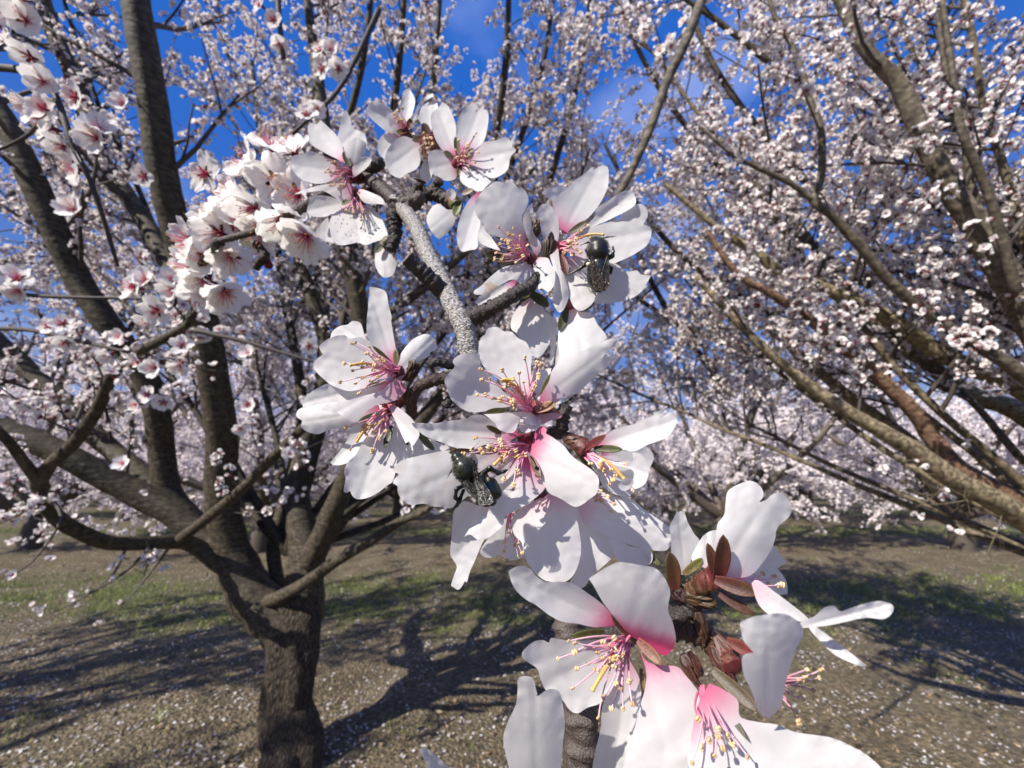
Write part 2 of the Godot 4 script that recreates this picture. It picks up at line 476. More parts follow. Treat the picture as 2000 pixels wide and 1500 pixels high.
func build_branch() -> void:
	rng.seed = 21
	hero_off = at(1140, 1530, 0.104)
	branch = thing("almond_branch", "grey almond branch in close view carrying large white pink-throated blossoms", "branch", hero_off)
	var silver := Color(0.5, 0.475, 0.455)
	var black := Color(0.075, 0.06, 0.055)
	var rust := Color(0.2, 0.09, 0.04)
	# wood
	wood("stem", [[1140, 1640, 104, 76], [1140, 1520, 103, 74], [1134, 1400, 104, 68], [1112, 1250, 114, 48], [1090, 1120, 124, 42], [1075, 1060, 128, 40]], black * 1.6, black * 3.0, M.spur, 0.16, 150, 300.0, "dark shaggy foot of the branch")
	wood("stem", [[1084, 1090, 126, 41], [1040, 980, 128, 40], [985, 860, 130, 38], [940, 760, 130, 36], [918, 690, 131, 36], [910, 650, 132, 39], [898, 622, 134, 36], [879, 584, 140, 36], [864, 552, 147, 33], [850, 525, 153, 34], [832, 488, 163, 34], [817, 452, 172, 32], [803, 428, 179, 31], [788, 410, 187, 29], [770, 392, 196, 27]], silver, silver * 0.9, M.bark, 0.07, 210, 420.0)
	wood("stem", [[774, 396, 194, 27], [735, 360, 210, 24], [690, 345, 225, 20], [600, 400, 245, 17], [500, 450, 262, 14], [430, 470, 275, 11]], black * 2.0, black * 2.0, M.spur, 0.12, 300, 420.0)
	wood("spur", [[914, 625, 134, 34], [940, 612, 133, 36], [975, 594, 131, 33], [1010, 572, 131, 28], [1040, 556, 134, 22], [1060, 520, 139, 18]], black * 1.3, black, M.spur, 0.16, 520, 500.0, "black ringed spur below the upper bee")
	wood("spur", [[868, 572, 143, 34], [848, 553, 140, 32], [822, 528, 138, 30], [796, 505, 136, 30]], black, black * 1.5, M.spur, 0.1, 420, 500.0, "dark spur ending in a round cut face")
	wood("spur", [[905, 706, 127, 22], [880, 712, 122, 26], [855, 706, 120, 24], [838, 714, 119, 18]], black, black, M.spur, 0.14, 480, 500.0)
	wood("spur", [[925, 730, 126, 26], [885, 736, 121, 28], [850, 742, 119, 30], [818, 756, 120, 28], [804, 780, 121, 26], [806, 812, 124, 18]], black, rust * 0.6, M.spur, 0.16, 480, 500.0)
	wood("spur", [[905, 762, 126, 16], [880, 780, 122, 22], [868, 794, 121, 18]], black, black, M.spur, 0.2, 500, 700.0)
	wood("spur", [[1010, 880, 126, 26], [1060, 850, 118, 26], [1094, 842, 113, 22], [1100, 815, 111, 26], [1106, 792, 111, 22]], black, black * 1.2, M.spur, 0.22, 480, 700.0)
	wood("spur", [[1120, 1250, 112, 30], [1220, 1230, 104, 36], [1300, 1210, 98, 48], [1345, 1190, 96, 44], [1360, 1150, 95, 34]], black, black, M.spur, 0.2, 420, 600.0)
	wood("spur", [[1300, 1215, 99, 60], [1345, 1225, 97, 66], [1385, 1250, 95, 50], [1400, 1275, 93, 34]], black * 0.7, rust * 0.7, M.spur, 0.2, 420, 600.0)
	wood("spur", [[785, 402, 188, 26], [808, 392, 184, 20], [826, 384, 182, 22]], black * 2.4, black * 3.0, M.spur, 0.25, 300, 500.0)
	wood("spur", [[780, 396, 194, 30], [815, 388, 192, 32], [845, 376, 190, 30], [868, 388, 186, 28], [880, 398, 184, 22]], black, black * 1.3, M.spur, 0.22, 320, 500.0)
	wood("spur", [[800, 388, 192, 22], [815, 368, 190, 22], [820, 352, 189, 22]], black * 1.4, black * 2.4, M.spur, 0.26, 320, 600.0)
	wood("spur", [[842, 380, 191, 20], [852, 362, 188, 22], [858, 350, 186, 20]], black * 1.4, black * 2.2, M.spur, 0.26, 320, 600.0)
	wood("spur", [[780, 400, 190, 34], [770, 430, 188, 36], [772, 460, 186, 28], [762, 490, 184, 18]], black * 0.7, black * 0.7, M.spur, 0.2, 320, 500.0)
	wood("spur", [[690, 345, 225, 20], [720, 330, 215, 24], [745, 318, 209, 20]], black, black, M.spur, 0.2, 320, 500.0)
	# the pale cut face of the stub
	var s := soup(hero_off)
	var cm := at(795, 504, 0.1352)
	var ca := (at(795, 504, 0.1355) - at(822, 528, 0.138)).normalized()
	ball(s, cm, ca, 0.0006, 0.0026, 0.0026, UP, Color(0.42, 0.36, 0.26), 6, 18)
	put("cut_face", s.mesh(), M.spur, branch)
	for q in [[799, 734, 119, 812, 706, 118, 34, rust], [796, 786, 121, 792, 758, 119, 30, Color(0.3, 0.16, 0.07)], [1042, 462, 139, 1055, 428, 136, 22, Color(0.3, 0.17, 0.07)], [1070, 505, 139, 1074, 462, 138, 32, Color(0.17, 0.1, 0.06)], [1365, 1200, 94, 1376, 1252, 92, 30, rust], [1340, 1282, 94, 1374, 1336, 90, 40, Color(0.22, 0.07, 0.045)], [1405, 1250, 91, 1446, 1310, 86, 44, Color(0.3, 0.08, 0.05)], [1396, 1272, 90, 1432, 1340, 85, 38, Color(0.26, 0.06, 0.04)], [1318, 1150, 97, 1350, 1185, 94, 40, Color(0.1, 0.03, 0.03)], [1345, 1165, 94, 1400, 1180, 91, 40, Color(0.3, 0.17, 0.07)]]:
		scale_bud(q[0], q[1], q[2], q[3], q[4], q[5], q[6], q[7])

	var olive := Color(0.16, 0.17, 0.04)
	var moss := Color(0.1, 0.11, 0.03)
	var tan := Color(0.46, 0.32, 0.16)
	var red := Color(0.26, 0.075, 0.045)
	# A: the blossom turned towards the far side, beside the stem
	var f := flower("sunlit white blossom with its stamens turned sideways", 804, 740, 121, 774, 725, 118, 28, rust, Color(0.4, 0.025, 0.08))
	petal(f, "770,712 744,691 724,673 717,652 716,630 719,598 721,571 722,560 740,563 754,571 759,595 765,619 764,627 768,652 772,675 775,692", 119, 120, 1.2, 0.6, 0.9)
	petal(f, "775,730 778,707 784,689 797,672 810,660 832,652 845,659 854,675 853,681 840,689 840,694 820,705 805,712 796,721 792,731 783,742 776,749", 117, 122, -1.6, 1.0, 0.45)
	petal(f, "771,724 754,704 724,672 706,659 682,661 674,655 656,656 637,664 624,675 625,683 631,692 616,704 612,716 620,729 644,750 666,760 682,764 701,761 719,754 738,742 756,738", 119, 121, 1.4, 0.0, 0.55)
	petal(f, "742,690 722,672 705,662 680,666 645,660 650,646 666,636 679,634 688,627 703,630 709,643 713,660 722,668", 126, 131, 1.0, 0.0, 0.2)
	petal(f, "768,742 719,751 680,745 644,748 622,757 605,768 595,777 590,787 592,796 612,792 650,788 690,780 740,766", 121, 124, 1.2, 0.0, 0.9)
	petal(f, "774,740 746,762 706,774 674,783 630,788 596,796 583,800 579,806 598,802 618,798 647,806 660,807 672,815 688,823 700,822 712,806 725,797 738,790 755,787 776,780 792,764 793,757 788,749", 116, 110, -1.6, 1.2, 0.55)
	sepal(f, 775, 716, 118, 774, 682, 119, 13, olive, tan)
	sepal(f, 762, 706, 119, 728, 676, 118, 9, olive, olive)
	sepal(f, 752, 745, 119, 716, 756, 118, 10, olive, olive)
	stamens(f, 772, 726, 117, "687,671 694,669 714,691 708,706 672,710 735,704 722,678 717,716 708,717 689,724 711,736 664,746 694,749 724,744 701,768 730,712", 112)
	pistil(f, 770, 726, 117, 685, 713, 111)
	# B: below it, hanging with its throat in shade
	f = flower("white blossom hanging mouth downward under the sideways one", 790, 778, 123, 757, 799, 119, 34, rust, Color(0.36, 0.015, 0.05))
	petal(f, "742,800 735,790 690,800 640,800 600,796 586,798 578,810 582,817 590,822 588,834 602,844 621,848 639,841 660,836 685,829 712,818", 120, 117, -1.5, 0.0, 0.8)
	petal(f, "748,808 711,819 688,830 682,852 666,878 645,903 650,908 666,908 682,902 696,888 708,872 722,854 738,834", 121, 118, 1.5, 0.8)
	petal(f, "756,812 735,835 712,858 695,888 680,902 672,920 675,934 671,960 676,963 684,959 688,968 698,975 719,972 740,961 756,948 768,938 775,902 766,880 758,850 762,830", 121, 113, 1.4, -0.8)
	petal(f, "762,806 770,830 758,860 754,878 762,892 778,902 794,897 805,892 806,872 791,867 785,846 775,822", 122, 119, 1.2, 0.0)
	petal(f, "757,790 770,791 794,808 810,825 819,846 816,857 805,873 799,862 792,866 783,846 770,818 763,804", 117, 110, 1.4, 0.8, 0.8)
	petal(f, "796,850 822,852 850,862 876,872 868,880 806,893 800,880", 124, 124, 0.5, 0.0, 0.5)
	sepal(f, 766, 832, 117, 752, 877, 114, 15, moss, moss)
	sepal(f, 818, 848, 119, 850, 880, 116, 15, moss, olive)
	sepal(f, 735, 808, 119, 700, 826, 117, 13, moss, moss)
	stamens(f, 757, 802, 119, "708,833 722,828 728,833 704,846 716,849 742,852 684,878 728,878 727,883 676,835 712,830 720,836 698,856", 114, 2.0, 0.85)
	pistil(f, 755, 804, 118, 697, 862, 113)
	# C: the blossom in the middle, open to the sun
	f = flower("wide open sunlit blossom in the middle with a long notched side petal", 1088, 812, 111, 1038, 797, 108, 32, rust, Color(0.4, 0.025, 0.08))
	petal(f, "1026,792 986,767 945,722 937,706 935,691 905,691 891,697 884,706 888,716 878,727 868,743 874,760 880,778 894,792 912,803 932,805 961,801 990,795", 109, 106, 2.2, 0.0, 0.55, 3.0)
	petal(f, "1040,780 1026,767 986,747 950,722 936,697 935,677 939,662 948,652 954,641 972,639 984,647 999,648 1013,661 1027,668 1035,682 1038,698 1037,724 1041,752", 109, 113, 1.4, 0.0, 0.5)
	petal(f, "1052,784 1058,769 1072,745 1078,724 1092,707 1112,697 1139,684 1166,673 1184,664 1197,661 1206,664 1202,673 1189,684 1175,700 1193,695 1208,695 1207,700 1193,709 1170,729 1148,749 1126,769 1105,774 1081,788", 107, 97, -1.6, 0.8, 0.75)
	petal(f, "1040,802 1058,808 1083,806 1099,811 1092,818 1076,821 1062,828 1050,831 1033,829 1022,820 1017,812 1014,822 1009,837 1002,845 991,845 975,839 966,827 955,816 945,809 968,808 1000,805", 107, 99, -0.8, 0.0, 0.35)
	petal(f, "1034,806 1056,818 1054,831 1040,842 1022,845 1014,832 1018,815", 108, 104, 0.8, 0.0, 0.6)
	petal(f, "1050,776 1040,752 1038,735 1046,724 1077,719 1072,745 1062,762", 112, 116, 1.0, 0.0, 0.6)
	sepal(f, 985, 800, 107, 944, 808, 104, 14, olive, olive)
	sepal(f, 1046, 802, 106, 1088, 787, 104, 21, Color(0.9, 0.42, 0.33), Color(0.75, 0.52, 0.26), 1.0)
	sepal(f, 1056, 770, 107, 1077, 729, 108, 11, olive, olive)
	stamens(f, 1032, 800, 106, "939,722 941,742 957,741 932,771 948,771 981,723 982,775 1000,780 1008,752 1014,728 1025,699 1049,706 1056,713 1051,740 963,778 1002,739", 99, 3.0, 1.0, 1.15)
	pistil(f, 1028, 802, 106, 1001, 742, 98, -2.6)
	# D: below it, where the lower bee feeds
	f = flower("blossom with a deep crimson throat on which the lower bee feeds", 1042, 850, 112, 1028, 866, 109, 40, Color(0.2, 0.08, 0.05), Color(0.26, 0.008, 0.035))
	petal(f, "1016,850 1000,832 966,822 942,811 923,811 910,818 878,822 846,827 822,826 804,826 806,831 817,842 833,853 862,864 888,874 913,879 950,868 990,862", 108, 101, 1.6, 0.0, 0.9)
	petal(f, "1004,872 955,888 894,882 870,880 838,886 806,893 782,901 768,915 768,920 780,927 770,936 768,944 776,949 777,962 787,978 803,986 827,984 846,989 865,991 883,992 902,978 942,946 978,915", 108, 98, -1.2, 0.0, 0.75, 0.0, 0.3)
	petal(f, "1032,882 1042,860 1045,844 1053,834 1061,833 1068,839 1066,846 1079,854 1100,870 1114,887 1125,897 1151,914 1167,930 1170,945 1165,964 1151,975 1138,985 1125,990 1112,985 1095,974 1074,964 1066,953 1058,937 1052,916 1042,898", 105, 94, -1.8, 0.0, 0.85)
	petal(f, "1028,888 1036,896 1054,925 1064,944 1064,954 1051,968 1030,984 1006,998 987,1008 982,1026 966,1041 949,1053 932,1053 918,1044 906,1049 923,1024 942,1003 966,984 982,960 1000,941 1012,912", 106, 96, -1.0, 1.4, 1.25, 0.0, 0.2)
	petal(f, "976,985 945,990 906,979 887,998 884,1022 881,1058 880,1084 892,1106 887,1123 881,1143 886,1147 894,1152 901,1147 908,1135 912,1138 918,1116 928,1094 940,1065 948,1050 966,1010", 109, 104, 1.6, 0.0, 0.3)
	petal(f, "1022,878 975,892 945,925 950,965 985,985 1012,955 1032,908", 110, 108, 1.0, 0.0, 1.6)
	sepal(f, 978, 846, 107, 948, 831, 105, 12, olive, olive)
	sepal(f, 918, 881, 103, 874, 884, 99, 15, Color(0.24, 0.11, 0.05), Color(0.34, 0.22, 0.1))
	sepal(f, 1036, 892, 104, 1057, 935, 100, 17, red, Color(0.25, 0.17, 0.07))
	stamens(f, 1024, 876, 107, "928,855 921,878 905,887 939,878 954,873 968,878 989,874 983,890 987,896 982,902 1011,918 984,936 1003,954 992,884 975,886", 100, 3.0, 0.8, 1.15)
	pistil(f, 1020, 878, 106, 966, 907, 99)
	# E: beside it, seen from the side
	f = flower("blossom seen from the side with a curled lower petal", 1104, 852, 110, 1146, 880, 106, 36, Color(0.33, 0.19, 0.1), Color(0.2, 0.008, 0.03))
	petal(f, "1156,872 1170,857 1184,849 1199,839 1212,834 1239,828 1260,818 1279,809 1296,794 1300,798 1288,817 1306,807 1316,807 1321,818 1319,833 1308,849 1295,858 1266,868 1240,881 1221,879 1202,876 1170,876", 106, 98, 1.4, -1.0, 0.95)
	petal(f, "1172,880 1240,880 1258,871 1272,881 1277,896 1269,914 1262,928 1230,932 1190,912", 112, 114, 1.0)
	petal(f, "1158,885 1200,900 1236,900 1236,884 1250,886 1261,898 1267,918 1264,937 1256,948 1240,955 1234,948 1238,930 1232,916 1190,905", 107, 97, 1.6, 1.0, 0.9)
	petal(f, "1238,944 1237,936 1231,933 1218,935 1208,948 1211,955 1220,959 1232,953", 96, 94, 0.8, 0.0, 0.0)
	petal(f, "1154,890 1170,930 1175,945 1186,957 1205,967 1224,972 1240,962 1262,955 1264,944 1244,940 1238,912 1215,894", 110, 111, 1.2, 0.0, 0.5)
	sepal(f, 1160, 876, 104, 1217, 878, 101, 17, moss, olive)
	sepal(f, 1136, 880, 105, 1184, 848, 102, 17, Color(0.3, 0.03, 0.05), Color(0.42, 0.13, 0.1))
	sepal(f, 1122, 876, 107, 1174, 948, 108, 12, moss, moss)
	stamens(f, 1148, 884, 106, "1172,916 1180,919 1194,918 1197,937 1191,945 1236,958 1220,906 1186,926 1202,928", 100, 2.5, 0.95, 1.15)
	pistil(f, 1150, 884, 105, 1218, 934, 99)
	# F: hanging backs below D and E
	f = flower("hanging blossom whose long petals droop below the middle", 1048, 960, 119, 1062, 980, 115, 34, Color(0.3, 0.1, 0.06), Color(0.35, 0.03, 0.06))
	petal(f, "1062,972 1048,976 1019,993 1000,1015 1002,1039 1012,1053 1019,1060 1024,1084 1033,1104 1055,1128 1074,1136 1105,1136 1124,1116 1134,1084 1134,1056 1129,1022 1127,991 1098,974 1074,964", 113, 105, -2.6, 0.0, 0.35)
	petal(f, "1128,985 1150,965 1170,960 1206,970 1235,976 1259,996 1290,1017 1312,1034 1316,1052 1310,1066 1297,1076 1266,1073 1230,1064 1206,1054 1170,1040 1140,1020", 114, 107, -2.0, 0.0, 0.4)
	petal(f, "1120,985 1150,1000 1196,1030 1212,1056 1204,1080 1189,1096 1158,1124 1138,1148 1110,1140 1126,1112 1130,1060", 116, 111, -1.4, 0.0, 0.2)
	petal(f, "1186,1036 1230,1066 1266,1072 1275,1087 1270,1101 1254,1105 1211,1098 1198,1075", 112, 108, 1.2, 0.0, 0.1)
	petal(f, "1000,1005 978,1022 956,1048 938,1077 949,1089 966,1088 976,1084 995,1095 1024,1085 1020,1060 1004,1041", 118, 116, 1.4, 0.0, 0.3)
	sepal(f, 1258, 1078, 110, 1290, 1104, 108, 14, moss, olive)
	stamens(f, 1000, 1008, 116, "995,1041 983,1060 990,1094 1012,1087 1020,1080 992,1030", 113, 1.0, 0.8)
	stamens(f, 1150, 960, 112, "1174,978 1187,970 1200,984 1194,998", 105, 1.0, 0.8)
	# G: the big one at the bottom
	f = flower("largest blossom, low in front, with rose stamens and a wide shaded top petal", 1290, 1225, 97, 1232, 1240, 95, 34, red, Color(0.3, 0.01, 0.04))
	petal(f, "1200,1222 1190,1195 1169,1174 1148,1159 1114,1138 1066,1136 1047,1124 1035,1111 1016,1105 997,1113 994,1121 1005,1149 1026,1170 1047,1182 1072,1201 1098,1214 1127,1218 1161,1225", 93, 87, 1.8, 0.0, 0.95)
	petal(f, "1228,1240 1190,1193 1175,1172 1158,1142 1150,1130 1169,1117 1190,1105 1211,1098 1253,1104 1278,1109 1295,1124 1305,1142 1309,1157 1305,1191 1314,1216 1320,1247 1316,1264 1303,1279 1291,1279 1278,1268 1253,1254", 92, 83, -2.4, 0.0, 0.95)
	petal(f, "1206,1256 1169,1250 1127,1252 1102,1250 1077,1246 1072,1255 1060,1250 1041,1254 1022,1271 1020,1283 1032,1294 1049,1306 1056,1327 1066,1348 1085,1357 1100,1369 1114,1388 1129,1393 1148,1382 1173,1373 1192,1352 1206,1321 1212,1285", 97, 93, 1.6, 0.0, 0.4)
	petal(f, "1250,1272 1261,1289 1280,1298 1322,1302 1337,1317 1358,1342 1373,1367 1377,1384 1376,1404 1370,1434 1349,1458 1343,1500 1330,1560 1290,1590 1240,1580 1212,1540 1217,1500 1235,1440 1250,1380 1260,1344 1262,1311", 91, 80, -1.6, 0.0, 0.95)
	petal(f, "1230,1290 1200,1330 1178,1375 1175,1395 1172,1428 1157,1500 1160,1570 1220,1570 1235,1500 1245,1428 1252,1380 1250,1330", 98, 94, 1.2, 0.0, 0.5)
	sepal(f, 1228, 1238, 92, 1191, 1194, 90, 20, red, Color(0.28, 0.12, 0.07))
	sepal(f, 1246, 1250, 91, 1295, 1298, 87, 24, Color(0.36, 0.06, 0.05), Color(0.45, 0.26, 0.12))
	sepal(f, 1178, 1232, 92, 1114, 1240, 90, 16, moss, Color(0.22, 0.22, 0.05))
	sepal(f, 1252, 1306, 91, 1259, 1366, 88, 14, Color(0.2, 0.16, 0.05), tan)
	stamens(f, 1222, 1250, 92, "1090,1286 1125,1272 1111,1252 1178,1254 1127,1306 1162,1307 1178,1285 1205,1281 1188,1298 1199,1302 1203,1334 1118,1344 1179,1365 1217,1384 1235,1375 1194,1384 1169,1401 1167,1275 1182,1305 1122,1274", 84, 3.0, 0.85, 1.05)
	pistil(f, 1220, 1256, 91, 1158, 1346, 83)
	# H: seen from behind, red calyx
	f = flower("blossom seen from behind with a red hairy calyx and brown sepals", 1345, 1156, 95, 1398, 1128, 90, 44, Color(0.3, 0.17, 0.09), Color(0.27, 0.045, 0.045))
	petal(f, "1400,1128 1398,1085 1397,1060 1399,1042 1402,1022 1414,1006 1417,984 1420,963 1430,952 1452,942 1465,939 1479,944 1490,958 1490,971 1482,981 1497,976 1505,968 1519,962 1535,970 1545,989 1542,1008 1519,1030 1514,1051 1508,1070 1492,1096 1471,1120 1452,1128 1424,1127", 89, 90, -2.2, 0.0, 0.6)
	petal(f, "1378,1110 1351,1093 1362,1064 1370,1051 1375,1045 1388,1037 1400,1035 1402,1060 1396,1090", 92, 95, -1.0, 0.0, 0.2)
	petal(f, "1338,1122 1313,1120 1311,1080 1310,1042 1307,1030 1318,1008 1322,997 1325,1001 1329,998 1337,1002 1343,1019 1356,1043 1366,1056 1357,1077 1350,1094", 103, 100, 1.6, 0.0, 0.1)
	petal(f, "1440,1120 1490,1090 1510,1064 1522,1080 1536,1099 1519,1110 1536,1136 1538,1160 1500,1162 1460,1140", 96, 99, 1.0, 0.0, 0.5)
	sepal(f, 1400, 1134, 88, 1415, 1047, 85, 37, Color(0.2, 0.035, 0.03), Color(0.17, 0.075, 0.045), -0.6)
	sepal(f, 1396, 1128, 90, 1384, 1062, 90, 24, red * 0.7, Color(0.16, 0.075, 0.045), -0.6)
	sepal(f, 1396, 1132, 87, 1482, 1160, 82, 33, Color(0.2, 0.035, 0.03), Color(0.16, 0.085, 0.04), -0.6)
	sepal(f, 1404, 1160, 88, 1474, 1201, 84, 22, red * 0.7, Color(0.18, 0.09, 0.05), -0.6)
	sepal(f, 1318, 1150, 96, 1308, 1078, 95, 33, red, Color(0.13, 0.1, 0.04), -0.4)
	sepal(f, 1334, 1120, 93, 1372, 1091, 92, 20, tan, Color(0.32, 0.38, 0.08), -0.3)
	stamens(f, 1420, 1130, 90, "1490,1120 1500,1140 1512,1126 1520,1144 1528,1142", 93, 2.0, 0.8, 1.1)
	# the pale petals nearest to the eye, far side of the same cluster
	f = flower("nearest blossoms of the cluster, soft and lilac in the shade", 1400, 1250, 93, 1434, 1304, 86, 40, Color(0.2, 0.08, 0.04), Color(0.28, 0.04, 0.045))
	petal(f, "1468,1140 1480,1133 1520,1161 1568,1198 1592,1222 1640,1258 1693,1300 1676,1300 1628,1277 1592,1242 1568,1216 1520,1206 1496,1196 1479,1175", 80, 70, 1.5, 0.0, 0.3)
	petal(f, "1548,1228 1570,1212 1590,1204 1611,1186 1630,1184 1642,1194 1669,1185 1712,1174 1741,1180 1744,1194 1726,1209 1688,1207 1616,1222", 72, 62, 1.0, 0.0, 0.0)
	petal(f, "1502,1404 1482,1390 1467,1348 1453,1319 1450,1283 1472,1274 1453,1252 1447,1228 1449,1214 1484,1202 1532,1199 1563,1218 1568,1240 1556,1266 1546,1295 1534,1336 1525,1379", 74, 61, -2.5, 0.0, 0.1, -1.0)
	petal(f, "1385,1335 1410,1345 1440,1368 1446,1400 1480,1410 1520,1416 1554,1430 1620,1440 1660,1456 1700,1480 1745,1525 1680,1580 1500,1600 1380,1570 1345,1500 1350,1440 1362,1380", 82, 70, 1.2, 0.0, 0.8)
	sepal(f, 1392, 1308, 85, 1484, 1390, 78, 30, Color(0.13, 0.09, 0.03), Color(0.16, 0.1, 0.05))
	sepal(f, 1396, 1354, 84, 1462, 1448, 77, 14, moss * 0.7, moss * 0.7)
	sepal(f, 1420, 1250, 86, 1474, 1276, 82, 26, red, Color(0.36, 0.05, 0.06))
	stamens(f, 1372, 1345, 86, "1402,1438 1396,1476 1370,1460 1460,1478 1352,1490 1412,1462 1430,1452", 75, 3.0, 0.75, 1.0)
	stamens(f, 1500, 1330, 80, "1604,1308 1588,1348 1574,1324 1554,1392 1568,1366 1590,1330 1560,1410 1600,1322", 74, 2.0, 0.6, 1.0)
	# J: two pale petals at the lower border, on the near side of the stem
	f = flower("blossom low beside the stem with two blunt upright petal lobes", 1090, 1560, 102, 1062, 1590, 95, 30)
	petal(f, "1050,1600 1000,1540 994,1500 983,1446 992,1410 1007,1377 1011,1347 1011,1329 1019,1321 1040,1324 1047,1347 1050,1360 1070,1347 1088,1348 1097,1365 1103,1410 1100,1446 1095,1500 1092,1560", 92, 80, -1.4, 0.0, 0.3)
	petal(f, "960,1590 842,1518 836,1497 818,1465 827,1459 851,1475 880,1500 960,1560", 88, 76, 1.0, 0.0, 0.2)

	# K: upper cluster, nearer blossom with yellow anthers
	f = flower("upper blossom whose broad top petal bulges and lower petals are browned", 1060, 520, 142, 1028, 506, 139, 30, rust, Color(0.3, 0.015, 0.05))
	petal(f, "1026,486 995,470 966,460 950,454 944,438 930,420 928,400 938,378 958,360 970,354 984,357 1000,356 1012,366 1022,368 1032,386 1028,406 1020,422 1022,440 1030,460", 140, 133, -2.6, 0.0, 0.85)
	petal(f, "1044,498 1038,482 1028,458 1021,430 1028,410 1040,396 1041,410 1038,430 1042,454 1054,472 1057,486 1048,501", 139, 134, 1.2, 0.8, 0.4, 0.0, 0.4)
	petal(f, "1036,506 1020,514 990,520 976,526 956,542 940,558 926,568 928,575 948,574 970,561 996,547 1012,551 1024,560 1038,561 1042,550 1039,530", 139, 128, -1.6, 0.0, 0.25, 0.0, 1.0, "petal browned along its rim")
	petal(f, "1040,506 1041,520 1039,535 1044,558 1050,566 1058,563 1070,570 1078,564 1083,554 1084,530 1076,516 1070,504 1050,503", 139, 131, -1.0, 0.0, 0.4)
	petal(f, "1010,545 996,550 940,576 932,588 934,597 950,591 1000,562", 143, 140, 0.8, 0.0, 1.4)
	petal(f, "978,490 944,440 934,450 936,472 955,483", 144, 148, 1.0, 0.0, 0.5)
	sepal(f, 996, 512, 137, 945, 498, 133, 28, moss, Color(0.14, 0.11, 0.04))
	sepal(f, 1030, 470, 139, 1020, 428, 139, 14, olive, tan)
	stamens(f, 1030, 500, 138, "974,444 996,458 1002,446 1016,461 980,468 986,470 977,476 992,476 998,470 1006,487 1016,486 969,494 966,505 966,510 1002,460 974,480 990,468", 130, 3.0, 0.9, 1.1)
	# L: beside it, where the upper bee sits
	f = flower("upper blossom with the bee, broad petals spread to the far side", 1076, 505, 144, 1096, 484, 141, 34, rust, Color(0.4, 0.015, 0.05))
	petal(f, "1098,456 1092,438 1082,406 1080,394 1092,380 1108,366 1120,354 1140,340 1158,325 1160,332 1170,325 1180,323 1188,330 1188,360 1180,382 1170,400 1150,424 1130,438 1110,456", 142, 145, 1.8, 0.0, 0.9)
	petal(f, "1128,462 1148,438 1162,422 1166,406 1194,388 1208,378 1228,371 1238,378 1242,396 1230,408 1196,426 1170,438 1150,447", 143, 136, 1.4, 0.0, 0.3)
	petal(f, "1098,478 1122,456 1150,446 1180,436 1212,426 1228,408 1248,398 1262,406 1265,422 1256,438 1270,444 1272,458 1264,478 1240,496 1210,510 1190,516 1160,510 1124,506", 143, 137, 1.4, 0.0, 0.6)
	petal(f, "1102,500 1150,508 1194,514 1208,518 1224,530 1244,528 1252,536 1272,538 1264,552 1252,570 1230,584 1190,593 1160,590 1140,570 1116,540", 142, 136, 1.2, 0.0, 0.5)
	petal(f, "1100,502 1112,530 1150,552 1162,562 1163,580 1154,596 1136,607 1122,601 1112,580 1108,560 1097,534", 141, 134, -1.0, 0.0, 0.6)
	petal(f, "1090,480 1082,490 1074,498 1080,520 1084,540 1080,570 1080,590 1090,609 1100,606 1109,586 1110,566 1101,536 1094,516", 139, 133, -1.4, 0.0, 0.2)
	petal(f, "1088,478 1082,468 1066,471 1058,454 1057,430 1046,421 1058,400 1070,400 1080,406 1090,430 1092,456", 141, 138, 1.6, 0.0, 0.1)
	petal(f, "1100,390 1090,387 1074,389 1058,377 1070,368 1098,363 1107,370", 150, 147, 0.8, 0.0, 0.0)
	sepal(f, 1094, 498, 139, 1107, 540, 136, 22, Color(0.2, 0.02, 0.03), Color(0.16, 0.06, 0.03))
	sepal(f, 1112, 456, 142, 1148, 434, 141, 16, moss, Color(0.2, 0.13, 0.05))
	stamens(f, 1098, 482, 141, "1130,454 1126,466 1114,472 1127,476 1134,493 1116,499 1120,497 1154,463 1149,441 1124,470", 134, 2.0, 0.75, 1.1)
	pistil(f, 1100, 480, 140, 1178, 458, 131)
	# hanging backs under K and L
	f = flower("blossom hanging below the ringed spur, half in sun", 1034, 558, 141, 1038, 578, 143, 20, olive, Color(0.4, 0.16, 0.14))
	petal(f, "1037,576 1012,600 1000,620 998,640 1008,652 1020,664 1032,672 1038,690 1048,698 1060,692 1074,668 1078,646 1076,620 1066,608 1050,588", 143, 136, -1.8, 0.0, 0.45)
	petal(f, "1072,612 1081,622 1087,625 1085,680 1079,712 1073,710 1076,668", 142, 138, 0.8, 0.0, 0.0)
	sepal(f, 1038, 574, 140, 1072, 602, 136, 24, moss, olive)
	sepal(f, 1034, 574, 141, 1016, 592, 139, 12, olive, olive)
	f = flower("shaded blossom hanging under the one with the upper bee", 1106, 588, 141, 1112, 602, 139, 24, Color(0.25, 0.05, 0.05), Color(0.5, 0.1, 0.18))
	petal(f, "1112,600 1102,612 1092,640 1090,670 1095,703 1120,697 1150,681 1180,665 1185,657 1176,644 1166,632 1158,616 1146,608 1126,604", 140, 130, -1.4, 0.0, 0.55)
	petal(f, "1100,650 1096,668 1090,664 1086,690 1084,716 1096,706 1100,690", 138, 136, 0.5, 0.0, 0.0)
	sepal(f, 1106, 606, 138, 1092, 648, 135, 20, moss, moss)
	sepal(f, 1134, 606, 138, 1162, 592, 136, 16, moss, olive)

	# N: top cluster
	f = flower("blossom at the top of the cluster with anther shadows across one sunlit petal", 880, 345, 196, 899, 318, 191, 34, rust, Color(0.42, 0.015, 0.06))
	petal(f, "892,306 875,298 864,293 852,275 845,255 841,235 844,220 856,211 864,199 876,208 886,230 891,250 891,272 895,290", 191, 195, 1.8)
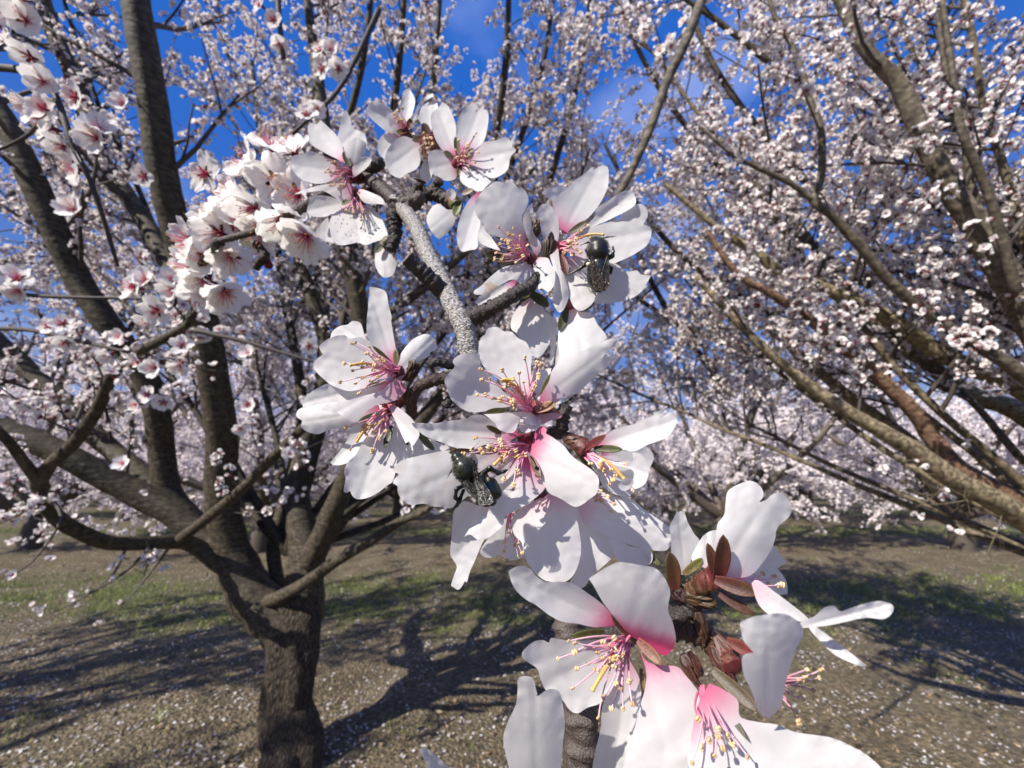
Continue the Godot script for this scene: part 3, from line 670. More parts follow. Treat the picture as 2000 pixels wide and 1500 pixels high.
	petal(f, "902,302 891,275 891,245 899,222 915,205 928,202 933,210 928,222 936,214 946,213 954,222 952,250 944,277 928,293 914,304", 191, 196, 1.8)
	petal(f, "908,314 936,288 944,278 968,274 987,267 997,275 1008,256 1006,269 1000,285 1008,293 997,307 992,330 979,342 963,348 949,344 931,331", 190, 182, 1.6, 0.0, 0.75)
	petal(f, "900,324 902,331 898,344 902,357 918,368 938,374 952,362 960,355 944,342 928,334 914,327", 190, 180, -1.2, 0.0, 0.8)
	petal(f, "893,316 864,294 840,296 836,312 840,333 853,346 872,353 890,349 893,334", 190, 186, 1.2)
	for q in [[894, 304, 890, 268], [884, 306, 866, 298], [908, 306, 926, 292], [898, 326, 896, 346]]: sepal(f, q[0], q[1], 189, q[2], q[3], 189, 12, moss, olive)
	stamens(f, 899, 318, 190, "896,274 913,282 910,301 894,306 930,260 934,298 928,318 890,293 908,296 920,308 902,298 912,288", 181, 3.0, 0.8, 1.25)
	# O: star of sepals
	f = flower("blossom showing a dark red star of sepals in its throat", 850, 330, 200, 838, 276, 203, 36, rust, Color(0.3, 0.03, 0.03))
	petal(f, "826,276 819,290 821,314 813,330 792,340 781,348 762,338 752,314 754,298 768,277 787,266 803,270", 204, 198, 1.6, 0.0, 0.5)
	petal(f, "840,262 832,251 821,240 818,230 824,208 838,200 851,198 856,214 848,240", 205, 209, 1.4, 0.0, 0.6)
	petal(f, "840,300 826,318 820,340 826,358 838,356 846,330", 204, 206, 1.0, 0.0, 0.3)
	for k in 5: sepal(f, 838, 275, 202, 838 + 34 * cos(k * 1.257 - 1.9), 275 + 36 * sin(k * 1.257 - 1.9), 201, 20, Color(0.25, 0.02, 0.02), Color(0.14, 0.1, 0.04))
	stamens(f, 838, 276, 202, "836,272 840,268 842,278 832,284 824,286 843,270 838,280 828,260", 197, 2.0, 0.6, 1.3)
	# P
	f = flower("blossom crowning the cluster with one petal upright", 808, 300, 212, 790, 254, 208, 26, rust, Color(0.4, 0.06, 0.04))
	petal(f, "788,254 762,260 736,242 720,226 717,213 723,200 736,197 752,205 766,216 772,236", 209, 204, 1.6, 0.0, 0.4)
	petal(f, "789,250 782,228 782,208 787,180 797,172 806,183 811,199 805,223 797,242", 209, 212, 1.4, 0.0, 0.5)
	petal(f, "800,250 806,234 811,218 819,200 832,188 845,182 848,188 842,191 829,199 819,215 813,229 806,244", 210, 207, 0.8, 0.0, 0.1)
	petal(f, "794,254 776,261 763,257 760,237 762,221 774,223 784,240 797,236", 207, 202, 1.2, 0.0, 0.4)
	petal(f, "776,262 750,262 738,280 740,300 756,312 772,300 786,276", 211, 208, 1.0, 0.0, 0.5)
	for q in [[794, 258, 774, 262], [798, 254, 806, 232], [796, 262, 812, 268]]: sepal(f, q[0], q[1], 206, q[2], q[3], 205, 16, Color(0.4, 0.05, 0.03), olive)
	stamens(f, 790, 250, 207, "770,222 776,216 780,232 774,228 786,212 768,230 778,238", 201, 2.0, 1.0, 1.3)
	# Q
	f = flower("shaded blossom of the upper cluster with a fan of dark rose stamens", 706, 350, 216, 684, 338, 208, 34, rust, Color(0.4, 0.015, 0.06))
	petal(f, "674,318 637,300 608,282 603,266 601,250 606,240 619,242 626,234 640,247 656,263 667,282 672,303", 208, 212, 1.8)
	petal(f, "668,336 640,312 608,295 592,301 576,303 568,311 571,330 581,344 597,354 624,359 652,351", 208, 206, 1.8)
	petal(f, "687,326 678,311 672,290 678,279 688,269 704,272 715,280 714,296 704,306 693,319", 207, 203, -1.2, 0.0, 0.4)
	petal(f, "688,338 689,324 704,308 720,306 726,312 717,327 701,340 688,348", 206, 201, 1.0, 0.0, 0.25)
	petal(f, "682,354 685,360 698,368 690,376 688,386 675,392 662,391 650,383 630,373 600,376 576,380 571,384 585,374 624,362 656,358", 206, 199, -1.2, 0.0, 0.6)
	petal(f, "650,300 660,262 668,232 676,215 684,230 690,250 712,262 716,290 700,300 680,310", 214, 218, 1.2, 0.0, 0.5)
	sepal(f, 684, 326, 206, 672, 296, 206, 15, moss, moss)
	stamens(f, 682, 342, 207, "632,306 654,316 659,322 659,328 645,336 652,334 635,336 645,362 653,361 662,364 672,364 640,330", 199, 3.0, 0.65, 1.3)
	# R
	f = flower("blossom facing down under the fan of dark stamens, petals freckled brown", 730, 376, 218, 698, 388, 207, 30, rust, Color(0.35, 0.06, 0.04))
	petal(f, "696,374 704,369 730,378 747,388 753,400 736,398 712,396", 205, 198, -1.0, 0.0, 0.3)
	petal(f, "690,392 672,394 640,383 611,384 600,407 602,418 621,424 650,420 672,406", 209, 206, 1.4, 0.0, 0.4)
	petal(f, "694,394 672,402 646,426 645,452 653,474 669,479 699,474 714,479 736,471 760,466 752,442 741,420 720,404", 209, 202, 1.8, 0.0, 0.6)
	petal(f, "640,424 625,440 618,458 634,470 652,476 646,450", 212, 212, 1.0, 0.0, 0.0)
	sepal(f, 704, 384, 205, 728, 400, 203, 16, moss, olive)
	sepal(f, 690, 386, 206, 668, 402, 204, 12, moss, olive)
	stamens(f, 697, 388, 206, "682,412 688,416 700,408 706,430 676,410 694,420 710,420", 200, 2.0, 0.7, 1.2)
	var g := soup(hero_off)
	for k in 26:
		var px := rnd(655, 735)
		var py := rnd(395, 462)
		ball(g, at(px, py, 0.2015 + (py - 395) * 0.00000), UP, rnd(0.00025, 0.0005), rnd(0.0002, 0.0004), 0.00012, -FW, Color(0.12, 0.04, 0.03), 4, 6)
	tag(put("pollen_speck", g.mesh(), M.stamen, f), "", "", "", "stuff")
	f = flower("backs of a drooping blossom with a green calyx left of the stem", 766, 464, 190, 752, 482, 192, 26, olive, moss)
	petal(f, "752,480 740,486 733,495 732,510 734,522 742,536 752,542 768,536 776,506 770,488", 192, 188, -1.4, 0.0, 0.2)
	sepal(f, 748, 478, 190, 734, 496, 188, 14, moss, moss)
	sepal(f, 756, 478, 190, 772, 500, 188, 14, moss, moss)
	# drooping pair right of the stem
	f = flower("drooping blossom right of the stem with a plump green calyx", 878, 376, 178, 892, 404, 174, 26, Color(0.62, 0.2, 0.22), Color(0.25, 0.3, 0.06))
	petal(f, "888,408 873,409 857,398 842,407 833,430 844,455 858,468 879,449 889,430", 174, 171, -1.6, 0.0, 0.1)
	petal(f, "938,372 921,385 908,404 897,430 892,465 900,490 916,489 932,484 933,462 938,436 934,412", 172, 166, 1.6, 0.0, 1.0)
	petal(f, "934,420 944,440 960,465 968,482 950,484 932,474", 174, 176, 0.8, 0.0, 0.2)
	sepal(f, 898, 396, 173, 888, 424, 172, 18, olive, Color(0.3, 0.34, 0.08))
	sepal(f, 904, 380, 175, 926, 372, 174, 14, red, tan)
	petal(f, "884,396 876,384 870,380 878,369 888,372 890,384", 172, 171, 0.8, 0.0, 1.6)

# ---------- bees ----------
# one skin round tapered bones (each: from, to, radius, radius), joined smoothly, as surface nets
func skin(bones: Array, cell: float, k: float, col: Color, tip: Color) -> ArrayMesh:
	var lo := Vector3.INF
	var hi := -Vector3.INF
	for b in bones:
		var r := maxf(b[2], b[3]) + cell * 3.0
		for e in [b[0], b[1]]:
			lo = lo.min(e - Vector3.ONE * r); hi = hi.max(e + Vector3.ONE * r)
	var nx := ceili((hi.x - lo.x) / cell) + 2
	var ny := ceili((hi.y - lo.y) / cell) + 2
	var nz := ceili((hi.z - lo.z) / cell) + 2
	var f := PackedFloat32Array()
	f.resize(nx * ny * nz)
	f.fill(1.0)
	for b in bones:
		var p: Vector3 = b[0]
		var q: Vector3 = b[1]
		var ra: float = b[2]
		var rb: float = b[3]
		var m := maxf(ra, rb) + k + cell * 2.0
		var l := ((p.min(q) - Vector3.ONE * m - lo) / cell).floor()
		var h := ((p.max(q) + Vector3.ONE * m - lo) / cell).ceil()
		var pq := q - p
		var ll := maxf(pq.length_squared(), 1e-14)
		for z in range(maxi(0, int(l.z)), mini(nz, int(h.z) + 1)):
			for y in range(maxi(0, int(l.y)), mini(ny, int(h.y) + 1)):
				for x in range(maxi(0, int(l.x)), mini(nx, int(h.x) + 1)):
					var g := lo + Vector3(x, y, z) * cell
					var t := clampf((g - p).dot(pq) / ll, 0.0, 1.0)
					var d := (g - p - pq * t).length() - lerpf(ra, rb, t)
					var at_ := (z * ny + y) * nx + x
					var o := f[at_]
					var w := maxf(k - absf(o - d), 0.0) / k
					f[at_] = minf(o, d) - w * w * k * 0.25
	var id := PackedInt32Array()
	id.resize(nx * ny * nz)
	id.fill(-1)
	var s := soup(hero_off)
	var corner := [0, 1, nx, nx + 1, nx * ny, nx * ny + 1, nx * ny + nx, nx * ny + nx + 1]
	for z in nz - 1:
		for y in ny - 1:
			for x in nx - 1:
				var at_ := (z * ny + y) * nx + x
				var inside := 0
				for c in 8:
					if f[at_ + corner[c]] < 0: inside += 1
				if inside == 0 or inside == 8: continue
				var sum := Vector3.ZERO
				var n := 0
				for c in 8:
					for bit in [1, 2, 4]:
						if c & bit: continue
						var va := f[at_ + corner[c]]
						var vb := f[at_ + corner[c | bit]]
						if (va < 0) == (vb < 0): continue
						var t := va / (va - vb)
						var pa := Vector3(c & 1, (c >> 1) & 1, (c >> 2) & 1)
						var pb := Vector3((c | bit) & 1, ((c | bit) >> 1) & 1, ((c | bit) >> 2) & 1)
						sum += pa.lerp(pb, t)
						n += 1
				var p := lo + (Vector3(x, y, z) + sum / n) * cell
				var shade := 0.5 + 0.5 * noise.get_noise_3dv(p * 9000.0)
				id[at_] = s.add(p, Vector3.UP, col.lerp(tip, shade), Vector2.ZERO)
	var step := [1, nx, nx * ny]
	for z in range(1, nz - 1):
		for y in range(1, ny - 1):
			for x in range(1, nx - 1):
				var at_ := (z * ny + y) * nx + x
				for ax in 3:
					var a := f[at_]
					var b := f[at_ + step[ax]]
					if (a < 0) == (b < 0): continue
					var u: int = step[(ax + 1) % 3]
					var v: int = step[(ax + 2) % 3]
					var q := [id[at_], id[at_ - u], id[at_ - u - v], id[at_ - v]]
					if q.min() < 0: continue
					if a < 0:
						s.tri(q[0], q[2], q[1]); s.tri(q[0], q[3], q[2])
					else:
						s.tri(q[0], q[1], q[2]); s.tri(q[0], q[2], q[3])
	s.smooth()
	return s.mesh()

func bones(rows: Array) -> Array:
	var out := []
	for r in rows:
		for k in range(0, r.size() - 4, 4):
			out.append([at(r[k], r[k + 1], r[k + 2] * 0.001), at(r[k + 4], r[k + 5], r[k + 6] * 0.001), r[k + 3] * r[k + 2] * 0.001 / 750.0, r[k + 7] * r[k + 6] * 0.001 / 750.0])
	return out

func fuzz(parent: Node, centre: Vector3, r: Vector3, count: int, len: float, c: Color) -> void:
	var s := soup(hero_off)
	for k in count:
		var d := rdir()
		var p := centre + Vector3(d.x * r.x, d.y * r.y, d.z * r.z) * 1.04
		var e := p + (d + rdir() * 0.6).normalized() * len * rnd(0.5, 1.2)
		var w := (e - p).cross(FW).normalized() * 0.00005
		var n0 := s.v.size()
		var cc := c * rnd(0.6, 1.4)
		s.add(p - w, d, cc); s.add(p + w, d, cc); s.add(e, d, cc)
		s.tri(n0, n0 + 1, n0 + 2)
	tag(put("hair", s.mesh(), M.hair, parent), "", "", "", "stuff")

func wing(parent: Node, text: String, d0: float, d1: float, arch: float, veins: Array, dark: Color, shine: Color) -> void:
	var raw := xy(text)
	var ring := outline(raw, 2.0)
	var base := raw[0]
	var far := 1.0
	for q in ring: far = maxf(far, q.distance_to(base))
	var s := soup(hero_off)
	var pts := PackedVector2Array(ring)
	var lo := ring[0]
	var hi := ring[0]
	for q in ring:
		lo = lo.min(q); hi = hi.max(q)
	for y in range(int(lo.y), int(hi.y), 3):
		for x in range(int(lo.x), int(hi.x), 3):
			var q := Vector2(x + rnd(-0.4, 0.4), y + rnd(-0.4, 0.4))
			if Geometry2D.is_point_in_polygon(q, ring): pts.append(q)
	var depth := func(q: Vector2) -> float:
		var f := q.distance_to(base) / far
		return (lerpf(d0, d1, f) - arch * sin(PI * f) + 0.12 * noise.get_noise_2d(q.x * 5.0, q.y * 5.0)) * 0.001
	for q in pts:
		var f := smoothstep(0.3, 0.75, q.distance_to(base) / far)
		s.add(at(q.x, q.y, depth.call(q)), Vector3.UP, dark.lerp(shine, f * (0.55 + 0.9 * noise.get_noise_2d(q.x * 7.0, q.y * 7.0))), q)  # wing sheen painted into the vertex colours, paler and speckled towards the tip
	var tris := Geometry2D.triangulate_delaunay(pts)
	for k in range(0, tris.size(), 3):
		if Geometry2D.is_point_in_polygon((pts[tris[k]] + pts[tris[k + 1]] + pts[tris[k + 2]]) / 3.0, ring): s.tri(tris[k], tris[k + 1], tris[k + 2])
	s.smooth()
	var o := put("wing", s.mesh(), M.wing, parent)
	var vs := soup(hero_off)
	for v in veins:
		var line := PackedVector3Array()
		for q in xy(v): line.append(at(q.x, q.y, depth.call(q) - 0.00003))
		tube(vs, spline(line, 0.0004), 0.00009, 0.00005, 5, Color(0.03, 0.02, 0.015), Color(0.05, 0.03, 0.02), 0.0, 0.0, false)
	put("vein", vs.mesh(), M.bee, o)

func bee(label: String, base: Vector3, body: Array, legs: Array, col: Color, tip: Color) -> MeshInstance3D:
	hero_off = base
	var o := put("bee", skin(bones(body + legs), 0.00028, 0.0006, col, tip), M.bee)
	o.position = base
	tag(o, label, "bee", "bees feeding on the almond blossoms")
	return o

func build_bees() -> void:
	rng.seed = 22
	# lower bee: head to the upper left, tail to the lower right
	var b := bee("greenish black bee with glittering wings on the lower crimson-throated blossom", at(920, 930, 0.096),
		[[892, 893, 95.5, 11, 899, 901, 95.2, 12], [905, 912, 94.6, 19, 912, 921, 94.4, 19], [920, 930, 95, 12, 930, 940, 95.4, 17], [938, 948, 95.2, 22, 951, 961, 95, 22], [951, 961, 95, 21, 960, 979, 95.4, 10], [958, 946, 95.2, 14, 968, 962, 95.2, 13]],
		[[906, 948, 95.5, 4.5, 892, 955, 94.2, 4, 889, 972, 94.5, 3.4], [889, 972, 94.5, 3, 897, 980, 95, 3.2, 880, 1000, 95.5, 2.4], [905, 958, 96, 4, 898, 975, 95.5, 3.4, 893, 988, 95.6, 3], [942, 926, 95, 6, 957, 914, 94.4, 4.5, 973, 924, 94.6, 4, 984, 921, 94.6, 3, 993, 917, 95, 2], [936, 934, 95.4, 5, 950, 928, 96, 4], [913, 888, 95.2, 1.5, 924, 876, 94, 1.3, 937, 861, 93.6, 1.0], [887, 911, 95.2, 1.5, 880, 922, 94.4, 1.3, 872, 936, 94.2, 1.0]],
		Color(0.004, 0.0055, 0.0045), Color(0.01, 0.014, 0.011))
	fuzz(b, at(908, 916, 0.0945), Vector3.ONE * 0.0025, 1500, 0.0010, Color(0.05, 0.05, 0.028))
	fuzz(b, at(895, 897, 0.0953), Vector3.ONE * 0.0014, 300, 0.0008, Color(0.05, 0.05, 0.03))
	fuzz(b, at(952, 963, 0.0955), Vector3.ONE * 0.0028, 300, 0.0006, Color(0.05, 0.05, 0.035))
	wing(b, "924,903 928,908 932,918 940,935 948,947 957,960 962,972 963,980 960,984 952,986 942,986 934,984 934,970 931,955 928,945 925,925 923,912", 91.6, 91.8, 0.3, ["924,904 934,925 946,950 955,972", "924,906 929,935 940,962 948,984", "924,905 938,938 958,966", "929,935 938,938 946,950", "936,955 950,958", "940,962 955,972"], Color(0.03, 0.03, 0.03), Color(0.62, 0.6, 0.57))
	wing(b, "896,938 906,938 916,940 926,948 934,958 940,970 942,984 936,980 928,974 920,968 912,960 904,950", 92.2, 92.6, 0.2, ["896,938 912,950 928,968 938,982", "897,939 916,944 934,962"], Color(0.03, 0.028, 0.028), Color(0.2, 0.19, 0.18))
	# pale pollen on the hind leg
	hero_off = at(920, 930, 0.096)
	var s := soup(hero_off)
	ball(s, at(952, 938, 0.0938), UP, 0.0008, 0.0006, 0.0006, -FW, Color(0.32, 0.26, 0.14))
	put("pollen", s.mesh(), M.hair, b)
	# upper bee: upright, tail down
	b = bee("black bee hanging upright with folded smoky wings on the upper blossom", at(1168, 520, 0.134),
		[[1162, 474, 133.6, 12, 1166, 477, 133.4, 12], [1168, 484, 132.8, 19, 1169, 494, 132.6, 20], [1168, 506, 133, 15, 1168, 520, 133.2, 18], [1168, 528, 133, 21, 1168, 545, 133, 21], [1168, 545, 133, 21, 1168, 558, 133.4, 13]],
		[[1152, 510, 133.5, 5, 1141, 518, 132.8, 4, 1131, 526, 133.2, 3, 1108, 537, 134.5, 1.6], [1186, 506, 133.4, 4.5, 1196, 500, 132.8, 4, 1198, 491, 133, 2.6, 1197, 482, 133.8, 2], [1188, 520, 133.6, 4, 1194, 524, 133, 3.4, 1193, 534, 133.4, 2.4], [1150, 496, 133.4, 4, 1144, 488, 133.2, 2.6], [1172, 466, 133, 1.5, 1186, 463, 132, 1.3, 1203, 462, 131.6, 1.0], [1158, 468, 133, 1.5, 1146, 474, 132.6, 1.3, 1132, 480, 133, 1.0]],
		Color(0.008, 0.008, 0.008), Color(0.018, 0.02, 0.018))
	fuzz(b, at(1168, 489, 0.1327), Vector3.ONE * 0.0035, 1500, 0.0011, Color(0.035, 0.036, 0.028))
	fuzz(b, at(1164, 475, 0.1335), Vector3.ONE * 0.0021, 250, 0.0008, Color(0.04, 0.04, 0.03))
	fuzz(b, at(1166, 545, 0.1332), Vector3(0.0038, 0.0048, 0.0036), 500, 0.0007, Color(0.03, 0.028, 0.024))
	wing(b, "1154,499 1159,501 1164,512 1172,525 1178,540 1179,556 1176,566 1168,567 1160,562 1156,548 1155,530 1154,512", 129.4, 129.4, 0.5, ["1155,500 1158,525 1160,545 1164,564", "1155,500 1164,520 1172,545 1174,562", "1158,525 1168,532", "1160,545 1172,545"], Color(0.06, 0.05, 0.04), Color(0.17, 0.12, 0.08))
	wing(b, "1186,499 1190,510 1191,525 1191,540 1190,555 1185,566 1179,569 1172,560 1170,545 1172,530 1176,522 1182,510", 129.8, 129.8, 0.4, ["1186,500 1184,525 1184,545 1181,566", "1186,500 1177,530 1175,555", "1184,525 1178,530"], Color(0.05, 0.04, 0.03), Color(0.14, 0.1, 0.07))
	hero_off = at(1168, 520, 0.134)
	s = soup(hero_off)
	ball(s, at(1149, 516, 0.1316), UP, 0.0007, 0.0008, 0.0007, -FW, Color(0.75, 0.68, 0.42))
	put("pollen", s.mesh(), M.hair, b)

# ---------- smaller blossoms ----------
const PALE := Color(0.95, 0.928, 0.905)
# one petal of a blossom whose axis is +Y, claw at the origin, reaching out along the direction a, raised by e
func soft_petal(s: Soup, a: float, e: float, len: float, wide: float, nu: int, nv: int, pink: float, sd: float) -> void:
	var rad := Vector3(cos(a), 0, sin(a))
	var tang := Vector3(-sin(a), 0, cos(a))
	var dir := rad * cos(e) + Vector3.UP * sin(e)
	var nor := Vector3.UP * cos(e) - rad * sin(e)
	var first := s.v.size()
	for k in nu + 1:
		var f := float(k) / nu
		if nu == 3: f = [0.0, 0.3, 0.74, 1.0][k]
		var w := wide * 0.5 * (0.16 + 0.84 * pow(sin(PI * pow(f * 0.93, 1.25)), 0.75)) if f > 0 else wide * 0.08
		if f > 0.93: w = wide * 0.33
		for j in nv + 1:
			var t := 2.0 * j / nv - 1.0
			var y := len * (f - 0.13 * t * t * f * f - 0.11 * exp(-t * t * 9.0) * pow(f, 8.0))
			var z := len * (0.16 * f * f + (0.10 + 0.05 * sin(sd)) * t * t * f) - len * 0.30 * pow(maxf(0, f - 0.6), 2.0) * (1.0 + sin(sd * 3.0))
			if nu > 3: z += len * 0.05 * noise.get_noise_2d(t * 90.0 + sd * 50.0, f * 90.0) * f + len * 0.03 * sin(t * 7.0 + sd) * f * f
			var k1 := clampf(1.0 - f / 0.42, 0.0, 1.0)
			var col := PALE.lerp(ROSE, pow(k1, 1.5) * 0.8 * pink).lerp(CRIMSON, pow(clampf(1.0 - f / 0.2, 0, 1), 1.0) * (0.9 if nu > 3 else 0.5))
			s.add(dir * y + tang * (t * w) + nor * z, nor, col, Vector2(t * 0.5 + 0.5, f))
	for k in nu:
		for j in nv:
			var q := first + k * (nv + 1) + j
			s.tri(q, q + 1, q + nv + 1); s.tri(q + 1, q + nv + 2, q + nv + 1)
	s.smooth(first)

func soft_middle(s: Soup, fine: bool, n: int, len: float) -> void:
	# calyx cup, star of sepals, stamens
	var red := Color(0.3, 0.02, 0.05)
	tube(s, PackedVector3Array([Vector3(0, -len * 0.42, 0), Vector3(0, -len * 0.2, 0), Vector3(0, 0.0002, 0)]), len * 0.07, len * 0.15, 8 if fine else 5, Color(0.2, 0.08, 0.04), red, 0.0, 0.0, true)
	for k in 5:
		var a := TAU * (k + 0.5) / 5.0
		var d := Vector3(cos(a), 0.15, sin(a))
		if fine: blade(s, d * len * 0.1, d * len * 0.42 + Vector3.UP * len * 0.06, len * 0.17, len * 0.03, Vector3.UP, Color(0.26, 0.03, 0.04), Color(0.12, 0.1, 0.03))
		else:
			var q := s.v.size()
			var tt := Vector3(-sin(a), 0, cos(a)) * len * 0.09
			s.add(d * len * 0.08 - tt + Vector3.UP * len * 0.05, Vector3.UP, red); s.add(d * len * 0.08 + tt + Vector3.UP * len * 0.05, Vector3.UP, red); s.add(d * len * 0.44 + Vector3.UP * len * 0.1, Vector3.UP, Color(0.16, 0.08, 0.03))
			s.tri(q, q + 1, q + 2)
	for k in n:
		var a := rnd(0, TAU)
		var e := rnd(0.5, 1.45)
		var to := Vector3(cos(a) * cos(e), sin(e), sin(a) * cos(e)) * len * rnd(0.45, 0.75)
		if fine:
			var from := Vector3(cos(a), 0, sin(a)) * len * 0.08
			tube(s, PackedVector3Array([from, from.lerp(to, 0.5) + Vector3.UP * len * 0.04, to]), len * 0.016, len * 0.009, 4, Color(0.7, 0.08, 0.2), Color(0.85, 0.38, 0.5), 0.0, 0.0, false)
			ball(s, to, rdir(), len * 0.035, len * 0.025, len * 0.025, Vector3.UP, Color(0.78, 0.5, 0.18), 3, 5)
		else:
			var w := Vector3(-sin(a), 0, cos(a)) * len * 0.02
			var q := s.v.size()
			s.add(-w, Vector3.UP, Color(0.55, 0.05, 0.13)); s.add(w, Vector3.UP, Color(0.55, 0.05, 0.13)); s.add(to, Vector3.UP, Color(0.75, 0.45, 0.25))
			s.tri(q, q + 1, q + 2)

var fine_mesh := []
var mid_mesh := []
var low_soup := []
var petal_mesh := []
var middle_mesh := []

func make_blossoms() -> void:
	rng.seed = 24
	for k in 6:
		var s := soup()
		for j in 5: soft_petal(s, TAU * j / 5.0 + rnd(-0.16, 0.16), rnd(0.0, 0.45) if k % 3 else rnd(0.35, 0.8), 0.0195 * rnd(0.88, 1.08), 0.0165 * rnd(0.85, 1.1), 8, 6, rnd(0.0, 0.4), rnd(0, 6))
		soft_middle(s, true, 18, 0.0195)
		fine_mesh.append(s.mesh())
	for k in 6:
		var s := soup()
		for j in 5: soft_petal(s, TAU * j / 5.0 + rnd(-0.18, 0.18), (rnd(1.1, 1.4) if k == 5 else rnd(0.1, 0.75) if k % 3 else rnd(0.5, 1.0)), 0.0195 * rnd(0.85, 1.08), 0.017 * rnd(0.85, 1.1), 3, 2, rnd(0.5, 1.0), rnd(0, 6))
		soft_middle(s, false, 9, 0.0195)
		mid_mesh.append(s.mesh())
	for k in 4:
		var s := soup()
		for j in 5:
			var a := TAU * j / 5.0 + rnd(-0.2, 0.2)
			var e := rnd(0.2, 0.8)
			var rad := Vector3(cos(a), 0, sin(a))
			var tang := Vector3(-sin(a), 0, cos(a))
			var d := rad * cos(e) + Vector3.UP * sin(e)
			var q := s.v.size()
			s.add(rad * 0.001, Vector3.UP, PALE.lerp(ROSE, 0.22)); s.add(d * 0.013 + tang * 0.0085, Vector3.UP, PALE); s.add(d * 0.0205, Vector3.UP, PALE); s.add(d * 0.013 - tang * 0.0085, Vector3.UP, PALE)
			s.tri(q, q + 1, q + 2); s.tri(q, q + 2, q + 3)
		s.smooth()
		low_soup.append(s)
	for k in 8:
		var s := soup()
		soft_petal(s, 0, 0, 0.0205 * rnd(0.9, 1.08), 0.0172 * rnd(0.85, 1.1), 12, 10, rnd(0.0, 0.3), rnd(0, 6))
		petal_mesh.append(s.mesh())
	for k in 3:
		var s := soup()
		soft_middle(s, true, 20, 0.0195)
		middle_mesh.append(s.mesh())

func facing(y: Vector3) -> Basis:
	y = y.normalized()
	var x := y.cross(rdir()).normalized()
	return Basis(x, y, x.cross(y))

# a blossom with its petals as pieces, on the branch in front
func small_blossom(x: float, y: float, d: float, dx: float, dy: float, dz: float, size := 1.0, lift := 0.45, label := "") -> void:
	var o := put("blossom", middle_mesh[rng.randi() % 3], M.blossom, branch)
	o.transform = Transform3D(facing(RT * dx + UP * dy - FW * dz).scaled(Vector3.ONE * size), at(x, y, d) - hero_off)
	if label: o.set_meta("label", label)
	for k in 5:
		var p := put("petal", petal_mesh[rng.randi() % 8], M.petal, o)
		p.transform = Transform3D(Basis(Vector3.UP, -TAU * k / 5.0 + rnd(-0.15, 0.15)) * Basis(Vector3.BACK, lift * 0.5 + rnd(-0.25, 0.25)), Vector3.ZERO)

func build_cluster() -> void:
	rng.seed = 23
	hero_off = branch.position
	# the part of the cluster farther along the stem; x, y, depth, facing, size, lift
	for q in [[545, 356, 0.262, 0.1, -0.5, 0.8, 1.0, 0.3], [492, 330, 0.268, -0.5, 0.3, 0.7, 1.0, 0.6], [530, 292, 0.275, 0.1, 0.7, 0.5, 0.95, 0.7], [462, 378, 0.28, -0.7, 0.1, 0.6, 1.0, 0.7], [440, 412, 0.285, -0.6, 0.5, 0.5, 0.95, 0.8], [500, 408, 0.27, -0.2, -0.7, 0.6, 1.0, 0.6], [556, 425, 0.255, 0.1, -0.8, 0.5, 1.0, 0.7], [432, 455, 0.29, 0.0, -0.5, 0.8, 1.0, 0.5], [470, 440, 0.285, 0.3, 0.4, 0.8, 0.9, 0.9], [372, 472, 0.3, -0.5, -0.1, 0.8, 1.0, 0.5], [404, 505, 0.3, -0.1, -0.2, 0.9, 0.95, 0.5], [372, 520, 0.31, -0.5, -0.2, 0.8, 0.95, 0.6], [450, 498, 0.295, 0.4, -0.7, 0.6, 0.9, 0.8], [405, 548, 0.31, 0.1, -0.8, 0.5, 1.0, 0.8], [440, 568, 0.31, 0.4, -0.8, 0.4, 1.0, 0.7], [394, 575, 0.32, -0.3, -0.8, 0.5, 0.95, 0.7], [600, 460, 0.25, 0.0, -0.7, 0.7, 0.95, 0.5], [515, 450, 0.27, -0.1, -0.6, 0.7, 0.95, 0.6], [575, 300, 0.268, -0.3, 0.6, 0.7, 0.9, 0.7], [402, 340, 0.33, -0.2, -0.2, 0.9, 0.9, 0.3], [418, 432, 0.3, -0.3, 0.5, 0.8, 0.9, 1.0], [585, 380, 0.26, -0.2, -0.3, 0.9, 0.95, 0.5]]:
		small_blossom(q[0], q[1], q[2], q[3], q[4], q[5], q[6], q[7])
	for q in [[452, 430, 0.283], [470, 452, 0.284], [516, 500, 0.275]]:
		var s := soup(hero_off)
		var p := at(q[0], q[1], q[2])
		ball(s, p, UP - RT * 0.5, 0.006, 0.0042, 0.0042, -FW, Color(0.85, 0.5, 0.58), 8, 10)
		ball(s, p - (UP - RT * 0.5) * 0.006, UP - RT * 0.5, 0.0035, 0.003, 0.003, -FW, Color(0.22, 0.05, 0.05), 6, 8)
		put("bud", s.mesh(), M.blossom, branch)
	for q in [[475, 455, 0.28, 520, 500, 0.27], [520, 500, 0.27, 500, 525, 0.275], [560, 440, 0.258, 600, 400, 0.247], [430, 470, 0.275, 380, 540, 0.31], [380, 540, 0.31, 420, 580, 0.32]]:
		var s := soup(hero_off)
		tube(s, spline(PackedVector3Array([at(q[0], q[1], q[2]), at((q[0] + q[3]) * 0.5, (q[1] + q[4]) * 0.5 - 6, (q[2] + q[5]) * 0.5), at(q[3], q[4], q[5])]), 0.002), 0.0034, 0.0024, 12, Color(0.1, 0.08, 0.07), Color(0.07, 0.055, 0.05), 0.22, 260, true, 400.0)
		put("spur", s.mesh(), M.spur, branch)

# ---------- trees ----------
var clear_zone := true

